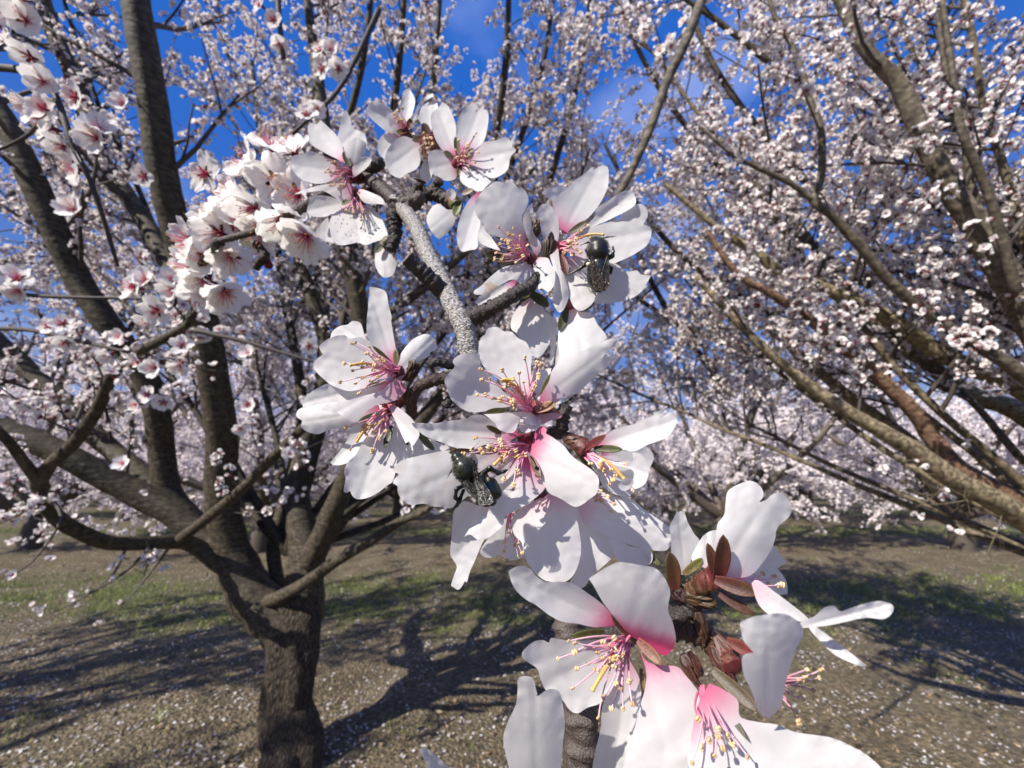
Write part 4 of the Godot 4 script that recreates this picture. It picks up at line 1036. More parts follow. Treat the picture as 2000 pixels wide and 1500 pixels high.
func allowed(p: Vector3) -> bool:
	if not clear_zone: return true
	if p.y < 0.5: return false
	var v := p - EYE
	if v.length() < 0.75: return false
	var d := v.dot(FW)
	if d > 0.0 and d < 2.6:
		var x := 1000.0 + 750.0 * v.dot(RT) / d
		var y := 750.0 - 750.0 * v.dot(UP) / d
		# the open ground under the crowns
		if y > 1010 and x > 350 and x < 1700: return false
		if d < 1.25 and x > 480 and x < 1250 and y > 190: return false
	return true

# a shoot with side shoots; collects its wood and the places of its blossoms
func shoot(T: Dictionary, p: Vector3, dir: Vector3, len: float, r: float, level: int) -> void:
	var line := PackedVector3Array([p])
	var n := maxi(3, int(len / (0.09 if level > 0 else 0.06)))
	var step := len / n
	var d := dir.normalized()
	for k in n:
		d = (d + rdir() * (0.16 if level > 0 else 0.22) + Vector3.UP * 0.035).normalized()
		p += d * step
		if not allowed(p): break
		line.append(p)
	if line.size() < 3: return
	tube(T.wood, line, r, r * 0.42, 6 if r > 0.01 else (4 if r > 0.004 else 3), T.bark, T.bark * 0.75, 0.0, 0.0, false)
	var total := step * (line.size() - 1)
	if level > 0:
		var kids := int(total / T.gap[level])
		for k in kids:
			var f := rnd(0.15, 1.0)
			var at_ := f * (line.size() - 1)
			var i := mini(int(at_), line.size() - 2)
			var q := line[i].lerp(line[i + 1], at_ - i)
			var t := (line[i + 1] - line[i]).normalized()
			var o := rdir()
			o = (o - t * o.dot(t)).normalized()
			shoot(T, q, o * 0.8 + t * 0.55 + Vector3.UP * 0.25, len * rnd(0.3, 0.6) * (1.15 - 0.5 * f), maxf(r * 0.45, 0.0016), level - 1)
	var from := 0.35 if level > 1 else 0.06
	var gap: float = T.bloom
	var m := int(total * (1.0 - from) / gap)
	var dense := rnd(0.55, 1.0)
	for k in m:
		if rng.randf() > dense: continue
		var f := from + (1.0 - from) * (k + rng.randf()) / m
		var at_ := f * (line.size() - 1)
		var i := mini(int(at_), line.size() - 2)
		var q := line[i].lerp(line[i + 1], at_ - i)
		var t := (line[i + 1] - line[i]).normalized()
		for c in (2 + rng.randi() % 4 if gap > 0.03 else 1 + rng.randi() % 3):
			var o := rdir()
			o = (o - t * o.dot(t) * 0.7 + Vector3.UP * 0.15).normalized()
			var s := q + o * (r + rnd(0.008, 0.016))
			if allowed(s): T.spots.append([s, o])

# shoots all along a limb
func dress(T: Dictionary, line: PackedVector3Array, r0: float, r1: float, from: float, per_metre: float, lo: float, hi: float, level := 2, lift := 0.35) -> void:
	var total := 0.0
	for k in line.size() - 1: total += line[k].distance_to(line[k + 1])
	var n := int(total * (1.0 - from) * per_metre)
	for k in n:
		var f := from + (1.0 - from) * (k + rng.randf()) / n
		var at_ := f * (line.size() - 1)
		var i := mini(int(at_), line.size() - 2)
		var q := line[i].lerp(line[i + 1], at_ - i)
		var t := (line[i + 1] - line[i]).normalized()
		var o := rdir()
		o = (o - t * o.dot(t)).normalized()
		var r := lerpf(r0, r1, f)
		shoot(T, q, o + t * rnd(0.2, 0.9) + Vector3.UP * lift, rnd(lo, hi) * (1.2 - 0.5 * f), clampf(r * 0.35, 0.004, 0.013), level)

# a limb given by x, y, depth m, width px at its bends, from its foot to its end
func traced(rows: Array) -> PackedVector3Array:
	var pts := PackedVector3Array()
	for r in rows: pts.append(at(r[0], r[1], r[2]))
	return spline(pts, 0.05)

func near_limb(T: Dictionary, rows: Array, rough := 0.06, called := "limb", label := "") -> PackedVector3Array:
	var line := traced(rows)
	var a: Array = rows[0]
	var z: Array = rows[rows.size() - 1]
	# widths follow the bends: one tube for each stretch would show seams, so the radius is eased along the whole
	var s := soup(T.base)
	var first := s.v.size()
	var width := PackedFloat32Array()
	for k in rows.size() - 1:
		var p := at(rows[k][0], rows[k][1], rows[k][2])
		var q := at(rows[k + 1][0], rows[k + 1][1], rows[k + 1][2])
		var m := maxi(1, ceili(p.distance_to(q) / 0.05))
		for j in m: width.append(lerpf(rows[k][3] * rows[k][2], rows[k + 1][3] * rows[k + 1][2], float(j) / m) / 1500.0)
	width.append(z[3] * z[2] / 1500.0)
	tube(s, line, a[3] * a[2] / 1500.0, z[3] * z[2] / 1500.0, 16 if a[3] > 25 else 10, T.limb, T.limb * 0.9, rough, 0.0, true, 9.0, 1.0, 0.0, width)
	var o := put(called, s.mesh(), M.limb, T.root)
	if label: o.set_meta("label", label)
	return line

func new_tree(called: String, label: String, base: Vector3, group := "") -> Dictionary:
	var root := thing(called, label, "tree", base, group)
	var w := soup(base)
	return {"root": root, "base": base, "wood": w, "spots": [], "bark": Color(0.085, 0.07, 0.06), "limb": Color(0.27, 0.225, 0.165), "gap": [0.05, 0.075, 0.13, 0.2], "bloom": 0.04}

func finish_tree(T: Dictionary, singles: int) -> void:
	if T.wood.v.size(): tag(put("twigs", T.wood.mesh(), M.twig, T.root), "", "", "", "stuff")
	print(T.root.name, " spots ", T.spots.size(), " twig faces ", T.wood.i.size() / 3)
	var order := []
	var spots: Array = T.spots
	for k in spots.size():
		var v: Vector3 = spots[k][0] - EYE
		var d := v.dot(FW)
		if d < 0.2 or absf(v.dot(RT) / d) > 1.3 or absf(v.dot(UP) / d) > 0.98: continue
		order.append([v.length(), k])
	order.sort_custom(func(a, b): return a[0] < b[0])
	var alone := {}
	for k in mini(singles, order.size()): alone[order[k][1]] = order[k][0]
	var lists := [[], [], [], [], [], []]
	for k in spots.size():
		var b := facing(spots[k][1]).scaled(Vector3.ONE * rnd(0.82, 1.12))
		var x := Transform3D(b, spots[k][0] - T.base)
		if alone.has(k):
			var near: bool = alone[k] < 1.6
			put("blossom", (fine_mesh if near else mid_mesh)[rng.randi() % 6], M.blossom, T.root).transform = x
		else: lists[rng.randi() % 6].append(x)
	for v in 6:
		if lists[v].is_empty(): continue
		var mm := MultiMesh.new()
		mm.transform_format = MultiMesh.TRANSFORM_3D
		mm.mesh = mid_mesh[v]
		mm.instance_count = lists[v].size()
		for k in lists[v].size(): mm.set_instance_transform(k, lists[v][k])
		var o := MultiMeshInstance3D.new()
		o.name = "blossoms"
		o.multimesh = mm
		o.material_override = M.blossom
		T.root.add_child(o, true)
		tag(o, "", "", "", "stuff")

func build_left_tree() -> void:
	rng.seed = 12
	var base := Vector3(-1.2, 0, -2.52)
	var T := new_tree("almond_tree", "nearest almond tree with twisted furrowed trunk forking low into many bare limbs", base)
	# trunk: leaning, twisted ridges, flared foot
	var s := soup(base)
	var foot := PackedVector3Array([base + Vector3(-0.02, -0.12, 0.0), base + Vector3(-0.005, 0.08, 0), at(560, 1380, 2.18), at(574, 1290, 2.22), at(578, 1215, 2.27), at(570, 1165, 2.31)])
	var line := spline(foot, 0.02)
	var first := s.v.size()
	var sides := 40
	for k in line.size():
		var t := (line[mini(k + 1, line.size() - 1)] - line[maxi(k - 1, 0)]).normalized()
		var side := t.cross(Vector3.BACK).normalized()
		var other := t.cross(side)
		var f := float(k) / (line.size() - 1)
		for j in sides:
			var a := TAU * j / sides
			var r := 0.128 + 0.06 * pow(1.0 - f, 4.0) + 0.03 * smoothstep(0.6, 1.0, f) * absf(cos(a))
			var tw := a * 1.0 + f * 1.5
			r *= 1.0 + 0.09 * sin(tw * 3.0) + 0.06 * sin(tw * 5.0 + 1.7) - 0.09 * pow(absf(sin(tw * 4.0 + 0.5)), 6.0)
			var d := side * cos(a) + other * sin(a)
			r *= 1.0 + 0.10 * noise.get_noise_3dv((line[k] + d * r) * Vector3(320, 100, 320)) + 0.05 * noise.get_noise_3dv((line[k] + d * r) * 800.0)
			s.add(line[k] + d * r, d, Color(0.23, 0.175, 0.12) * (0.8 + 0.35 * noise.get_noise_3dv(line[k] * 180.0 + d * 20.0)), Vector2.ZERO)
	for k in line.size() - 1:
		for j in sides:
			var a := first + k * sides + j
			var b := first + k * sides + (j + 1) % sides
			s.tri(a, a + sides, b); s.tri(b, a + sides, b + sides)
	s.smooth()
	put("trunk", s.mesh(), M.trunk, T.root)
	T.limb = Color(0.17, 0.138, 0.09)
	var lead := near_limb(T, [[582, 1275, 2.26, 70], [545, 1215, 2.27, 82], [485, 1150, 2.29, 76], [458, 1090, 2.3, 66], [440, 1040, 2.3, 60]], 0.1, "limb", "thick left fork of the trunk")
	var up := near_limb(T, [[455, 1085, 2.3, 62], [436, 1000, 2.28, 58], [432, 920, 2.25, 55], [434, 850, 2.2, 54], [418, 740, 2.1, 52], [398, 630, 2.0, 50], [352, 480, 1.88, 49], [316, 330, 1.78, 49], [298, 190, 1.72, 49], [278, 80, 1.68, 48], [262, -20, 1.66, 46], [240, -160, 1.66, 38], [215, -400, 1.7, 26]], 0.05, "limb", "tall dark limb crossing the sky")
	var two := near_limb(T, [[420, 1060, 2.34, 44], [345, 985, 2.34, 42], [322, 930, 2.33, 42], [314, 860, 2.3, 42], [303, 790, 2.25, 42], [272, 715, 2.2, 42], [215, 640, 2.1, 42], [152, 545, 2.05, 42], [115, 465, 2.0, 42], [70, 368, 1.95, 42], [22, 262, 1.92, 40], [-60, 120, 1.9, 36], [-140, -100, 1.9, 26]])
	var three := near_limb(T, [[470, 1110, 2.3, 50], [400, 1050, 2.3, 48], [345, 1005, 2.28, 48], [240, 950, 2.2, 46], [140, 895, 2.1, 44], [70, 862, 2.05, 42], [-10, 825, 2.0, 38], [-160, 740, 1.9, 28]])
	var four := near_limb(T, [[470, 1120, 2.26, 36], [435, 1105, 2.24, 32], [382, 1066, 2.18, 28], [345, 1058, 2.1, 27], [250, 1062, 1.9, 26], [200, 1057, 1.8, 26], [125, 1022, 1.65, 26], [88, 978, 1.58, 26], [75, 935, 1.52, 24]])
	var four_b := near_limb(T, [[78, 940, 1.52, 24], [100, 905, 1.5, 23], [145, 865, 1.46, 22], [190, 800, 1.4, 22], [218, 735, 1.34, 21], [255, 695, 1.28, 19], [308, 668, 1.2, 17], [366, 634, 1.14, 14], [385, 600, 1.1, 8]], 0.08)
	var four_c := near_limb(T, [[80, 945, 1.52, 20], [45, 900, 1.45, 18], [10, 855, 1.38, 16], [-60, 790, 1.3, 12]])
	var five := near_limb(T, [[348, 1056, 2.1, 20], [420, 1000, 1.95, 20], [478, 950, 1.8, 19], [522, 905, 1.7, 19], [590, 838, 1.55, 18], [660, 780, 1.45, 15], [740, 700, 1.35, 8]])
	var six := near_limb(T, [[500, 1180, 2.3, 26], [535, 1170, 2.2, 26], [565, 1156, 2.14, 24], [600, 1136, 2.1, 23], [670, 1087, 2.0, 22], [725, 1056, 1.95, 20], [782, 1018, 1.9, 17], [830, 998, 1.85, 12], [880, 960, 1.8, 6]], 0.1)
	var seven := near_limb(T, [[388, 605, 2.05, 32], [332, 522, 2.1, 31], [290, 445, 2.15, 30], [240, 370, 2.2, 30], [196, 305, 2.2, 30], [150, 160, 2.2, 30], [104, 60, 2.2, 29], [78, -10, 2.2, 28], [20, -200, 2.2, 18]])
	var eight := near_limb(T, [[335, 995, 2.4, 36], [280, 930, 2.45, 35], [185, 850, 2.5, 34], [135, 794, 2.5, 34], [88, 756, 2.5, 33], [34, 702, 2.5, 32], [-30, 640, 2.5, 28], [-120, 520, 2.5, 20]])
	var right := near_limb(T, [[585, 1215, 2.3, 84], [594, 1150, 2.34, 72], [598, 1085, 2.38, 62], [588, 1020, 2.42, 50], [580, 950, 2.48, 40], [600, 860, 2.56, 34], [640, 700, 2.66, 28], [600, 560, 2.7, 24], [560, 420, 2.72, 18], [540, 300, 2.74, 12]], 0.1, "limb", "right fork of the trunk")
	var right_b := near_limb(T, [[598, 1110, 2.36, 50], [625, 1060, 2.32, 46], [650, 1000, 2.28, 42], [690, 900, 2.22, 38], [712, 780, 2.15, 36], [706, 640, 2.1, 35], [690, 540, 2.05, 34], [668, 450, 2.02, 32], [640, 300, 2.0, 28], [620, 150, 2.0, 22], [600, 0, 2.0, 15]])
	var right_c := near_limb(T, [[600, 1090, 2.4, 44], [650, 1030, 2.5, 38], [700, 960, 2.62, 34], [790, 860, 2.8, 30], [880, 740, 3.0, 26], [940, 600, 3.1, 22], [960, 420, 3.15, 16], [975, 240, 3.2, 10]])
	var right_d := near_limb(T, [[545, 1150, 2.42, 26], [533, 1060, 2.5, 24], [555, 980, 2.6, 22], [590, 800, 2.8, 20], [560, 600, 2.9, 16], [520, 350, 3.0, 12], [490, 120, 3.05, 8]])
	var mid := near_limb(T, [[640, 690, 2.2, 18], [760, 610, 2.3, 20], [830, 560, 2.4, 18], [930, 470, 2.5, 14], [1040, 330, 2.6, 10]])
	# slender upright shoots high in the middle
	T.limb = T.limb * 0.7
	for rows in [[[905, 560, 3.0, 14], [960, 300, 2.7, 14], [985, 150, 2.5, 14], [995, -50, 2.35, 11], [1000, -300, 2.3, 6]], [[1010, 520, 3.1, 14], [1080, 330, 2.9, 13], [1130, 150, 2.75, 11], [1160, -60, 2.6, 8], [1180, -250, 2.55, 5]], [[800, 520, 2.6, 14], [830, 300, 2.4, 13], [850, 120, 2.25, 12], [862, -80, 2.15, 9], [870, -300, 2.1, 5]], [[730, 420, 2.5, 13], [770, 200, 2.3, 13], [785, 60, 2.2, 12], [795, -120, 2.1, 8], [800, -300, 2.1, 5]], [[960, 430, 2.8, 12], [1040, 200, 2.6, 11], [1075, 40, 2.45, 9], [1090, -140, 2.4, 6]], [[620, 400, 2.6, 14], [690, 200, 2.4, 13], [720, 40, 2.3, 11], [735, -160, 2.2, 7]]]:
		var l := near_limb(T, rows)
		dress(T, l, 0.02, 0.006, 0.05, 8.0, 0.22, 0.75, 2, 0.3)
	dress(T, up, 0.06, 0.03, 0.52, 5.0, 0.35, 0.9)
	dress(T, two, 0.05, 0.03, 0.4, 7.0, 0.3, 0.85)
	dress(T, three, 0.05, 0.03, 0.45, 6.0, 0.3, 0.8)
	dress(T, seven, 0.04, 0.03, 0.2, 8.0, 0.35, 0.9)
	dress(T, eight, 0.04, 0.03, 0.25, 8.0, 0.3, 0.8)
	dress(T, right, 0.05, 0.02, 0.5, 8.0, 0.3, 0.8)
	dress(T, right_b, 0.05, 0.02, 0.4, 8.0, 0.35, 0.9)
	dress(T, right_c, 0.05, 0.02, 0.35, 10.0, 0.35, 1.0)
	dress(T, right_d, 0.03, 0.012, 0.35, 9.0, 0.35, 0.9)
	dress(T, mid, 0.03, 0.012, 0.2, 8.0, 0.3, 0.8)
	dress(T, four, 0.02, 0.015, 0.35, 5.0, 0.2, 0.45, 1, 0.0)
	dress(T, four_b, 0.015, 0.008, 0.15, 11.0, 0.12, 0.36, 1, 0.1)
	dress(T, four_c, 0.015, 0.008, 0.2, 8.0, 0.12, 0.36, 1, 0.1)
	dress(T, five, 0.015, 0.008, 0.2, 7.0, 0.12, 0.36, 1, 0.1)
	dress(T, six, 0.015, 0.008, 0.5, 7.0, 0.1, 0.3, 1, 0.1)
	# more of the crown: limbs that rise behind and above
	for q in [[-0.5, 1.0, 0.2, 4.2], [0.15, 1.0, -0.35, 4.4], [0.5, 1.0, -0.1, 4.2], [-0.35, 1.0, -0.5, 4.0], [0.9, 0.8, 0.0, 3.8], [-0.9, 0.8, -0.2, 3.4], [1.0, 0.5, -0.1, 3.4], [0.8, 0.6, -0.6, 4.0], [0.35, 1.0, 0.3, 4.2], [1.0, 0.3, -0.4, 3.0], [0.45, 0.7, -0.9, 3.8], [0.0, 1.0, 0.05, 4.4], [-0.8, 0.7, -0.7, 3.6]]:
		var p := at(560, 1080, 2.4)
		var l := PackedVector3Array([p])
		var d := Vector3(q[0], q[1], q[2]).normalized()
		for k in 14:
			d = (d + rdir() * 0.1 + Vector3.UP * 0.04).normalized()
			p += d * q[3] / 14.0
			l.append(p)
		var sp := soup(base)
		tube(sp, spline(l, 0.08), 0.026, 0.007, 10, T.limb * 0.8, T.limb * 0.7, 0.05, 0.0, true, 9.0)
		put("limb", sp.mesh(), M.limb, T.root)
		dress(T, l, 0.04, 0.012, 0.3, 9.0, 0.35, 1.0)
	# long thin shoots low at the side, nearly bare
	for q in [[70, 1185, 1.66], [84, 1192, 1.66], [195, 1214, 1.8], [146, 1158, 1.76], [140, 1166, 1.76], [226, 1104, 1.82], [216, 1112, 1.82], [238, 1090, 1.84], [30, 1052, 1.5], [96, 1058, 1.5], [176, 1008, 1.66], [90, 1090, 1.5], [246, 1036, 1.86], [236, 1044, 1.86], [280, 962, 1.9], [440, 962, 1.84], [562, 968, 1.7], [580, 976, 1.7], [548, 985, 1.7], [596, 962, 1.7], [572, 955, 1.7], [10, 1118, 1.42]]:
		for k in 2: T.spots.append([at(q[0], q[1], q[2]) + rdir() * 0.012, (UP * 0.3 - FW + rdir()).normalized()])
	for rows in [[[75, 960, 1.55, 8], [120, 1010, 1.5, 6], [60, 1100, 1.4, 5], [0, 1130, 1.3, 4]], [[300, 1060, 2.0, 7], [240, 1120, 1.85, 6], [120, 1190, 1.7, 4], [95, 1195, 1.65, 3]], [[330, 1070, 2.05, 6], [260, 1160, 1.9, 5], [200, 1210, 1.8, 3]], [[250, 1062, 1.9, 6], [215, 1130, 1.8, 5], [150, 1165, 1.75, 3]]]:
		var l := traced(rows)
		tube(T.wood, l, rows[0][3] * rows[0][2] / 1500.0, 0.0012, 5, T.bark, T.bark, 0.0, 0.0, false)
		for k in range(l.size() / 2, l.size(), 2):
			if rng.randf() < 0.65: T.spots.append([l[k] + rdir() * 0.012, (rdir() + Vector3.UP * 0.2).normalized()])
	finish_tree(T, 290)
	build_side_tree()
	build_side_twigs(base)

# the next tree of the row: its trunk stands outside the view, its crown reaches in
func build_side_tree() -> void:
	rng.seed = 13
	var base := Vector3(-5.7, 0, -1.9)
	var T := new_tree("almond_tree", "almond tree at the left border whose crown alone reaches into view", base)
	var fork := base + Vector3(0.05, 0.75, 0.02)
	var s := soup(base)
	tube(s, spline(PackedVector3Array([base + Vector3(0, -0.1, 0), base + Vector3(0.02, 0.3, 0), fork]), 0.05), 0.17, 0.14, 16, Color(0.27, 0.205, 0.14), Color(0.27, 0.205, 0.14), 0.1, 0.0, true, 9.0)
	put("trunk", s.mesh(), M.trunk, T.root)
	for q in [[0.8, 0.9, -0.2, 4.0], [0.75, 0.8, 0.5, 4.0], [0.6, 1.0, -0.7, 4.2], [0.2, 1.0, 0.2, 4.4], [-0.3, 1.0, 0.7, 4.0], [0.1, 0.8, 0.9, 4.0], [-0.8, 0.8, 0.1, 4.0], [0.0, 0.9, -0.9, 4.0], [1.0, 0.5, -0.5, 3.2]]:
		var p := fork
		var l := PackedVector3Array([p])
		var d := Vector3(q[0], q[1], q[2]).normalized()
		for k in 14:
			d = (d + rdir() * 0.1 + Vector3.UP * 0.04).normalized()
			p += d * q[3] / 14.0
			if (p - EYE).length() < 1.6: break
			l.append(p)
		var sp := soup(base)
		tube(sp, spline(l, 0.08), 0.05, 0.012, 10, T.limb, T.limb * 0.9, 0.05, 0.0, true, 9.0)
		put("limb", sp.mesh(), M.limb, T.root)
		dress(T, l, 0.04, 0.012, 0.3, 8.0, 0.35, 1.0)
	finish_tree(T, 60)

# twigs of the same tree that come close to the eye at the upper left
func build_side_twigs(base: Vector3) -> void:
	rng.seed = 14
	var T := new_tree("almond_bough", "almond bough hanging close at the upper left with shaded blossoms on dark twigs", at(-60, 180, 0.6))
	T.root.set_meta("category", "branch")
	T.bark = Color(0.06, 0.048, 0.042)
	T.base = T.root.position
	T.wood = soup(T.base)
	for q in [[[-120, 100, 0.5, 16], [-20, 130, 0.46, 15], [60, 140, 0.44, 13], [110, 190, 0.42, 12], [140, 280, 0.41, 11], [175, 350, 0.42, 9], [200, 420, 0.43, 8], [230, 520, 0.45, 6]], [[-80, 560, 0.55, 10], [0, 572, 0.52, 9], [120, 580, 0.5, 9], [230, 582, 0.5, 7], [300, 585, 0.5, 5]], [[-60, 640, 0.7, 10], [60, 645, 0.66, 10], [150, 665, 0.64, 9], [260, 690, 0.62, 6]], [[538, -80, 0.7, 12], [545, 30, 0.68, 11], [554, 112, 0.66, 8]], [[740, 20, 0.72, 11], [668, 165, 0.68, 12], [600, 235, 0.64, 10], [556, 274, 0.63, 6]], [[380, 645, 1.1, 11], [470, 665, 1.1, 10], [530, 682, 1.1, 9], [612, 706, 1.1, 5]], [[110, 190, 0.42, 8], [60, 260, 0.43, 6], [-20, 300, 0.45, 5]]]:
		var s := soup(T.base)
		tube(s, spline(traced(q), 0.02), q[0][3] * q[0][2] / 1500.0, q[q.size() - 1][3] * q[q.size() - 1][2] / 1500.0, 8, T.bark, T.bark * 0.8, 0.14, 0.0, true, 120.0)
		put("twig", s.mesh(), M.twig, T.root)
	for q in [[22, 30, 0.42, 0.4, -0.4, 0.8], [52, 42, 0.42, 0.3, -0.2, 0.9], [62, 112, 0.42, 0.1, -0.6, 0.7], [85, 160, 0.41, 0.2, -0.5, 0.8], [150, 190, 0.41, 0.0, -0.3, 0.9], [88, 215, 0.42, 0.3, -0.1, 0.9], [62, 208, 0.43, -0.3, -0.4, 0.8], [190, 270, 0.42, 0.3, -0.4, 0.8], [125, 285, 0.42, 0.0, -0.5, 0.8], [152, 330, 0.42, -0.1, -0.2, 0.9], [195, 255, 0.42, 0.5, 0.2, 0.8], [145, 410, 0.43, 0.2, 0.1, 1.0], [12, 80, 0.44, -0.3, 0.2, 0.9], [-10, 10, 0.43, 0.2, 0.4, 0.9], [50, 0, 0.42, 0.3, 0.5, 0.8], [100, 250, 0.43, -0.5, 0.1, 0.9], [35, 545, 0.5, 0.2, 0.4, 0.9], [38, 568, 0.5, 0.0, -0.6, 0.8], [0, 550, 0.5, -0.3, 0.2, 0.9], [282, 548, 0.48, 0.1, 0.3, 0.9], [262, 562, 0.48, -0.3, -0.1, 0.9], [340, 548, 0.47, 0.2, 0.2, 0.9], [338, 565, 0.46, -0.1, -0.5, 0.8], [308, 605, 0.46, 0.3, -0.4, 0.8], [292, 625, 0.48, -0.2, -0.6, 0.7], [98, 638, 0.62, 0.1, 0.2, 0.9], [125, 632, 0.62, 0.3, 0.1, 0.9], [130, 668, 0.62, 0.2, -0.6, 0.7], [240, 658, 0.62, 0.0, 0.2, 1.0], [215, 692, 0.62, -0.2, -0.4, 0.8], [355, 675, 0.62, 0.2, 0.1, 0.9], [352, 712, 0.62, 0.0, -0.5, 0.8], [305, 718, 0.62, 0.2, -0.2, 0.9], [270, 705, 0.62, -0.4, -0.4, 0.8], [535, 40, 0.66, 0.0, -0.2, 0.9], [510, 10, 0.66, -0.3, 0.3, 0.8], [545, 85, 0.66, 0.3, -0.5, 0.8], [645, 100, 0.64, 0.1, 0.1, 1.0], [630, 135, 0.64, -0.4, -0.2, 0.9], [660, 135, 0.64, 0.4, -0.4, 0.8], [628, 98, 0.64, -0.5, 0.2, 0.8], [600, 225, 0.62, 0.2, 0.4, 0.9], [620, 215, 0.63, 0.4, -0.4, 0.8], [240, 205, 0.62, 0.3, 0.1, 0.9], [282, 345, 0.6, 0.0, -0.2, 1.0], [290, 770, 0.7, 0.1, 0.3, 0.9], [270, 790, 0.7, -0.4, -0.3, 0.9], [320, 785, 0.7, 0.4, -0.3, 0.9], [240, 905, 0.8, 0.2, 0.4, 0.9], [605, 676, 0.8, 0.2, -0.1, 1.0], [485, 690, 0.8, 0.1, 0.1, 1.0], [485, 790, 0.8, 0.2, 0.1, 1.0], [470, 835, 0.8, 0.2, -0.4, 0.9]]:
		var o := put("blossom", fine_mesh[rng.randi() % 6], M.blossom, T.root)
		o.transform = Transform3D(facing(RT * q[3] + UP * q[4] - FW * q[5] + rdir() * 0.2).scaled(Vector3.ONE * rnd(0.9, 1.08)), at(q[0], q[1], q[2]) - T.base)
	finish_tree(T, 0)

func build_right_tree() -> void:
	rng.seed = 31
	var crotch := at(2300, 1180, 1.75)
	var base := Vector3(crotch.x + 0.12, 0, crotch.z - 0.08)
	var T := new_tree("almond_tree", "almond tree whose pale yellowish and reddish limbs slant in from the right border", base)
	var s := soup(base)
	tube(s, spline(PackedVector3Array([base + Vector3(0, -0.1, 0), base + Vector3(0, 0.4, 0), crotch + Vector3(0, 0.05, 0)]), 0.04), 0.17, 0.14, 20, Color(0.27, 0.215, 0.155), Color(0.27, 0.215, 0.155), 0.1, 0.0, true, 9.0)
	put("trunk", s.mesh(), M.limb, T.root)
	var pale := Color(0.78, 0.66, 0.4)
	var ruddy := Color(0.58, 0.35, 0.23)
	var grey := Color(0.4, 0.34, 0.25)
	T.limb = Color(0.74, 0.61, 0.39)
	var a := near_limb(T, [[2290, 1160, 1.76, 62], [2120, 1085, 1.74, 54], [2000, 1012, 1.72, 46], [1940, 976, 1.7, 42], [1856, 932, 1.68, 38], [1792, 884, 1.67, 34], [1732, 848, 1.66, 30], [1648, 800, 1.66, 26], [1584, 756, 1.66, 23], [1544, 724, 1.66, 20], [1480, 668, 1.66, 17], [1420, 608, 1.66, 14], [1360, 540, 1.66, 9]])
	T.limb = ruddy
	var b := near_limb(T, [[2200, 1110, 1.8, 40], [2000, 985, 1.85, 36], [1876, 916, 1.88, 32], [1824, 860, 1.9, 30], [1792, 812, 1.9, 28], [1740, 760, 1.9, 26], [1696, 716, 1.9, 24], [1640, 668, 1.9, 21], [1592, 632, 1.9, 19], [1552, 604, 1.9, 17], [1504, 572, 1.9, 15], [1440, 535, 1.9, 12], [1380, 450, 1.9, 8]])
	T.limb = grey
	var c := near_limb(T, [[2200, 1050, 1.5, 36], [2080, 800, 1.5, 30], [2000, 735, 1.5, 26], [1940, 692, 1.5, 24], [1880, 660, 1.5, 22], [1820, 616, 1.5, 20], [1740, 552, 1.48, 18], [1680, 480, 1.46, 17], [1620, 416, 1.45, 16], [1588, 392, 1.45, 15], [1603, 352, 1.44, 14], [1604, 260, 1.42, 13], [1580, 192, 1.42, 12], [1552, 100, 1.42, 10], [1512, 28, 1.42, 8], [1490, -60, 1.42, 6]])
	var c2 := near_limb(T, [[1590, 394, 1.45, 12], [1548, 360, 1.44, 11], [1480, 328, 1.43, 9], [1424, 296, 1.42, 7], [1370, 250, 1.42, 5]])
	var d := near_limb(T, [[2280, 1100, 1.6, 70], [2100, 780, 1.58, 56], [1996, 592, 1.58, 48], [1940, 500, 1.58, 44], [1896, 424, 1.58, 40], [1856, 372, 1.58, 36], [1800, 260, 1.58, 32], [1752, 160, 1.58, 28], [1716, 124, 1.58, 25], [1688, 92, 1.58, 22], [1640, 0, 1.6, 20], [1590, -120, 1.6, 12]])
	T.limb = pale
	var e := near_limb(T, [[2260, 1120, 2.0, 50], [2120, 860, 2.0, 42], [2000, 762, 2.0, 37], [1936, 732, 2.0, 34], [1856, 700, 2.0, 31], [1792, 660, 2.0, 29], [1740, 624, 2.0, 27], [1680, 592, 2.0, 25], [1620, 568, 2.0, 23], [1560, 544, 2.0, 21], [1520, 530, 2.0, 19], [1480, 496, 2.0, 17], [1424, 460, 2.0, 14], [1380, 428, 2.0, 11], [1300, 360, 2.0, 7]])
	T.limb = grey * 0.8
	var f := near_limb(T, [[1985, 570, 1.5, 18], [1932, 384, 1.45, 15], [1880, 260, 1.42, 13], [1860, 140, 1.42, 11], [1840, 0, 1.42, 8]])
	var g := near_limb(T, [[1960, 530, 1.62, 16], [1900, 372, 1.6, 13], [1876, 200, 1.6, 11], [1848, 140, 1.6, 9], [1830, 20, 1.6, 7]])
	var h := near_limb(T, [[1480, -300, 1.05, 24], [1410, -110, 0.98, 21], [1372, -5, 0.95, 19], [1340, 80, 0.93, 20], [1300, 165, 0.92, 18], [1270, 250, 0.91, 18], [1235, 330, 0.91, 15], [1205, 385, 0.91, 14], [1160, 450, 0.92, 8]])
	T.limb = Color(0.56, 0.46, 0.3)
	var i := near_limb(T, [[2150, 1080, 2.2, 40], [1960, 1000, 2.3, 34], [1856, 930, 2.35, 30], [1760, 850, 2.4, 26], [1640, 760, 2.5, 20], [1500, 640, 2.6, 12]])
	var j := near_limb(T, [[2140, 900, 2.3, 40], [1980, 800, 2.4, 36], [1880, 760, 2.5, 30], [1700, 620, 2.6, 22], [1560, 440, 2.7, 14], [1440, 260, 2.8, 8]])
	T.bark = Color(0.075, 0.062, 0.056)
	dress(T, a, 0.04, 0.008, 0.62, 5.9, 0.2, 0.6, 2, 0.2)
	dress(T, b, 0.03, 0.008, 0.55, 5.9, 0.25, 0.7, 2, 0.3)
	dress(T, c, 0.02, 0.006, 0.25, 5.3, 0.2, 0.55)
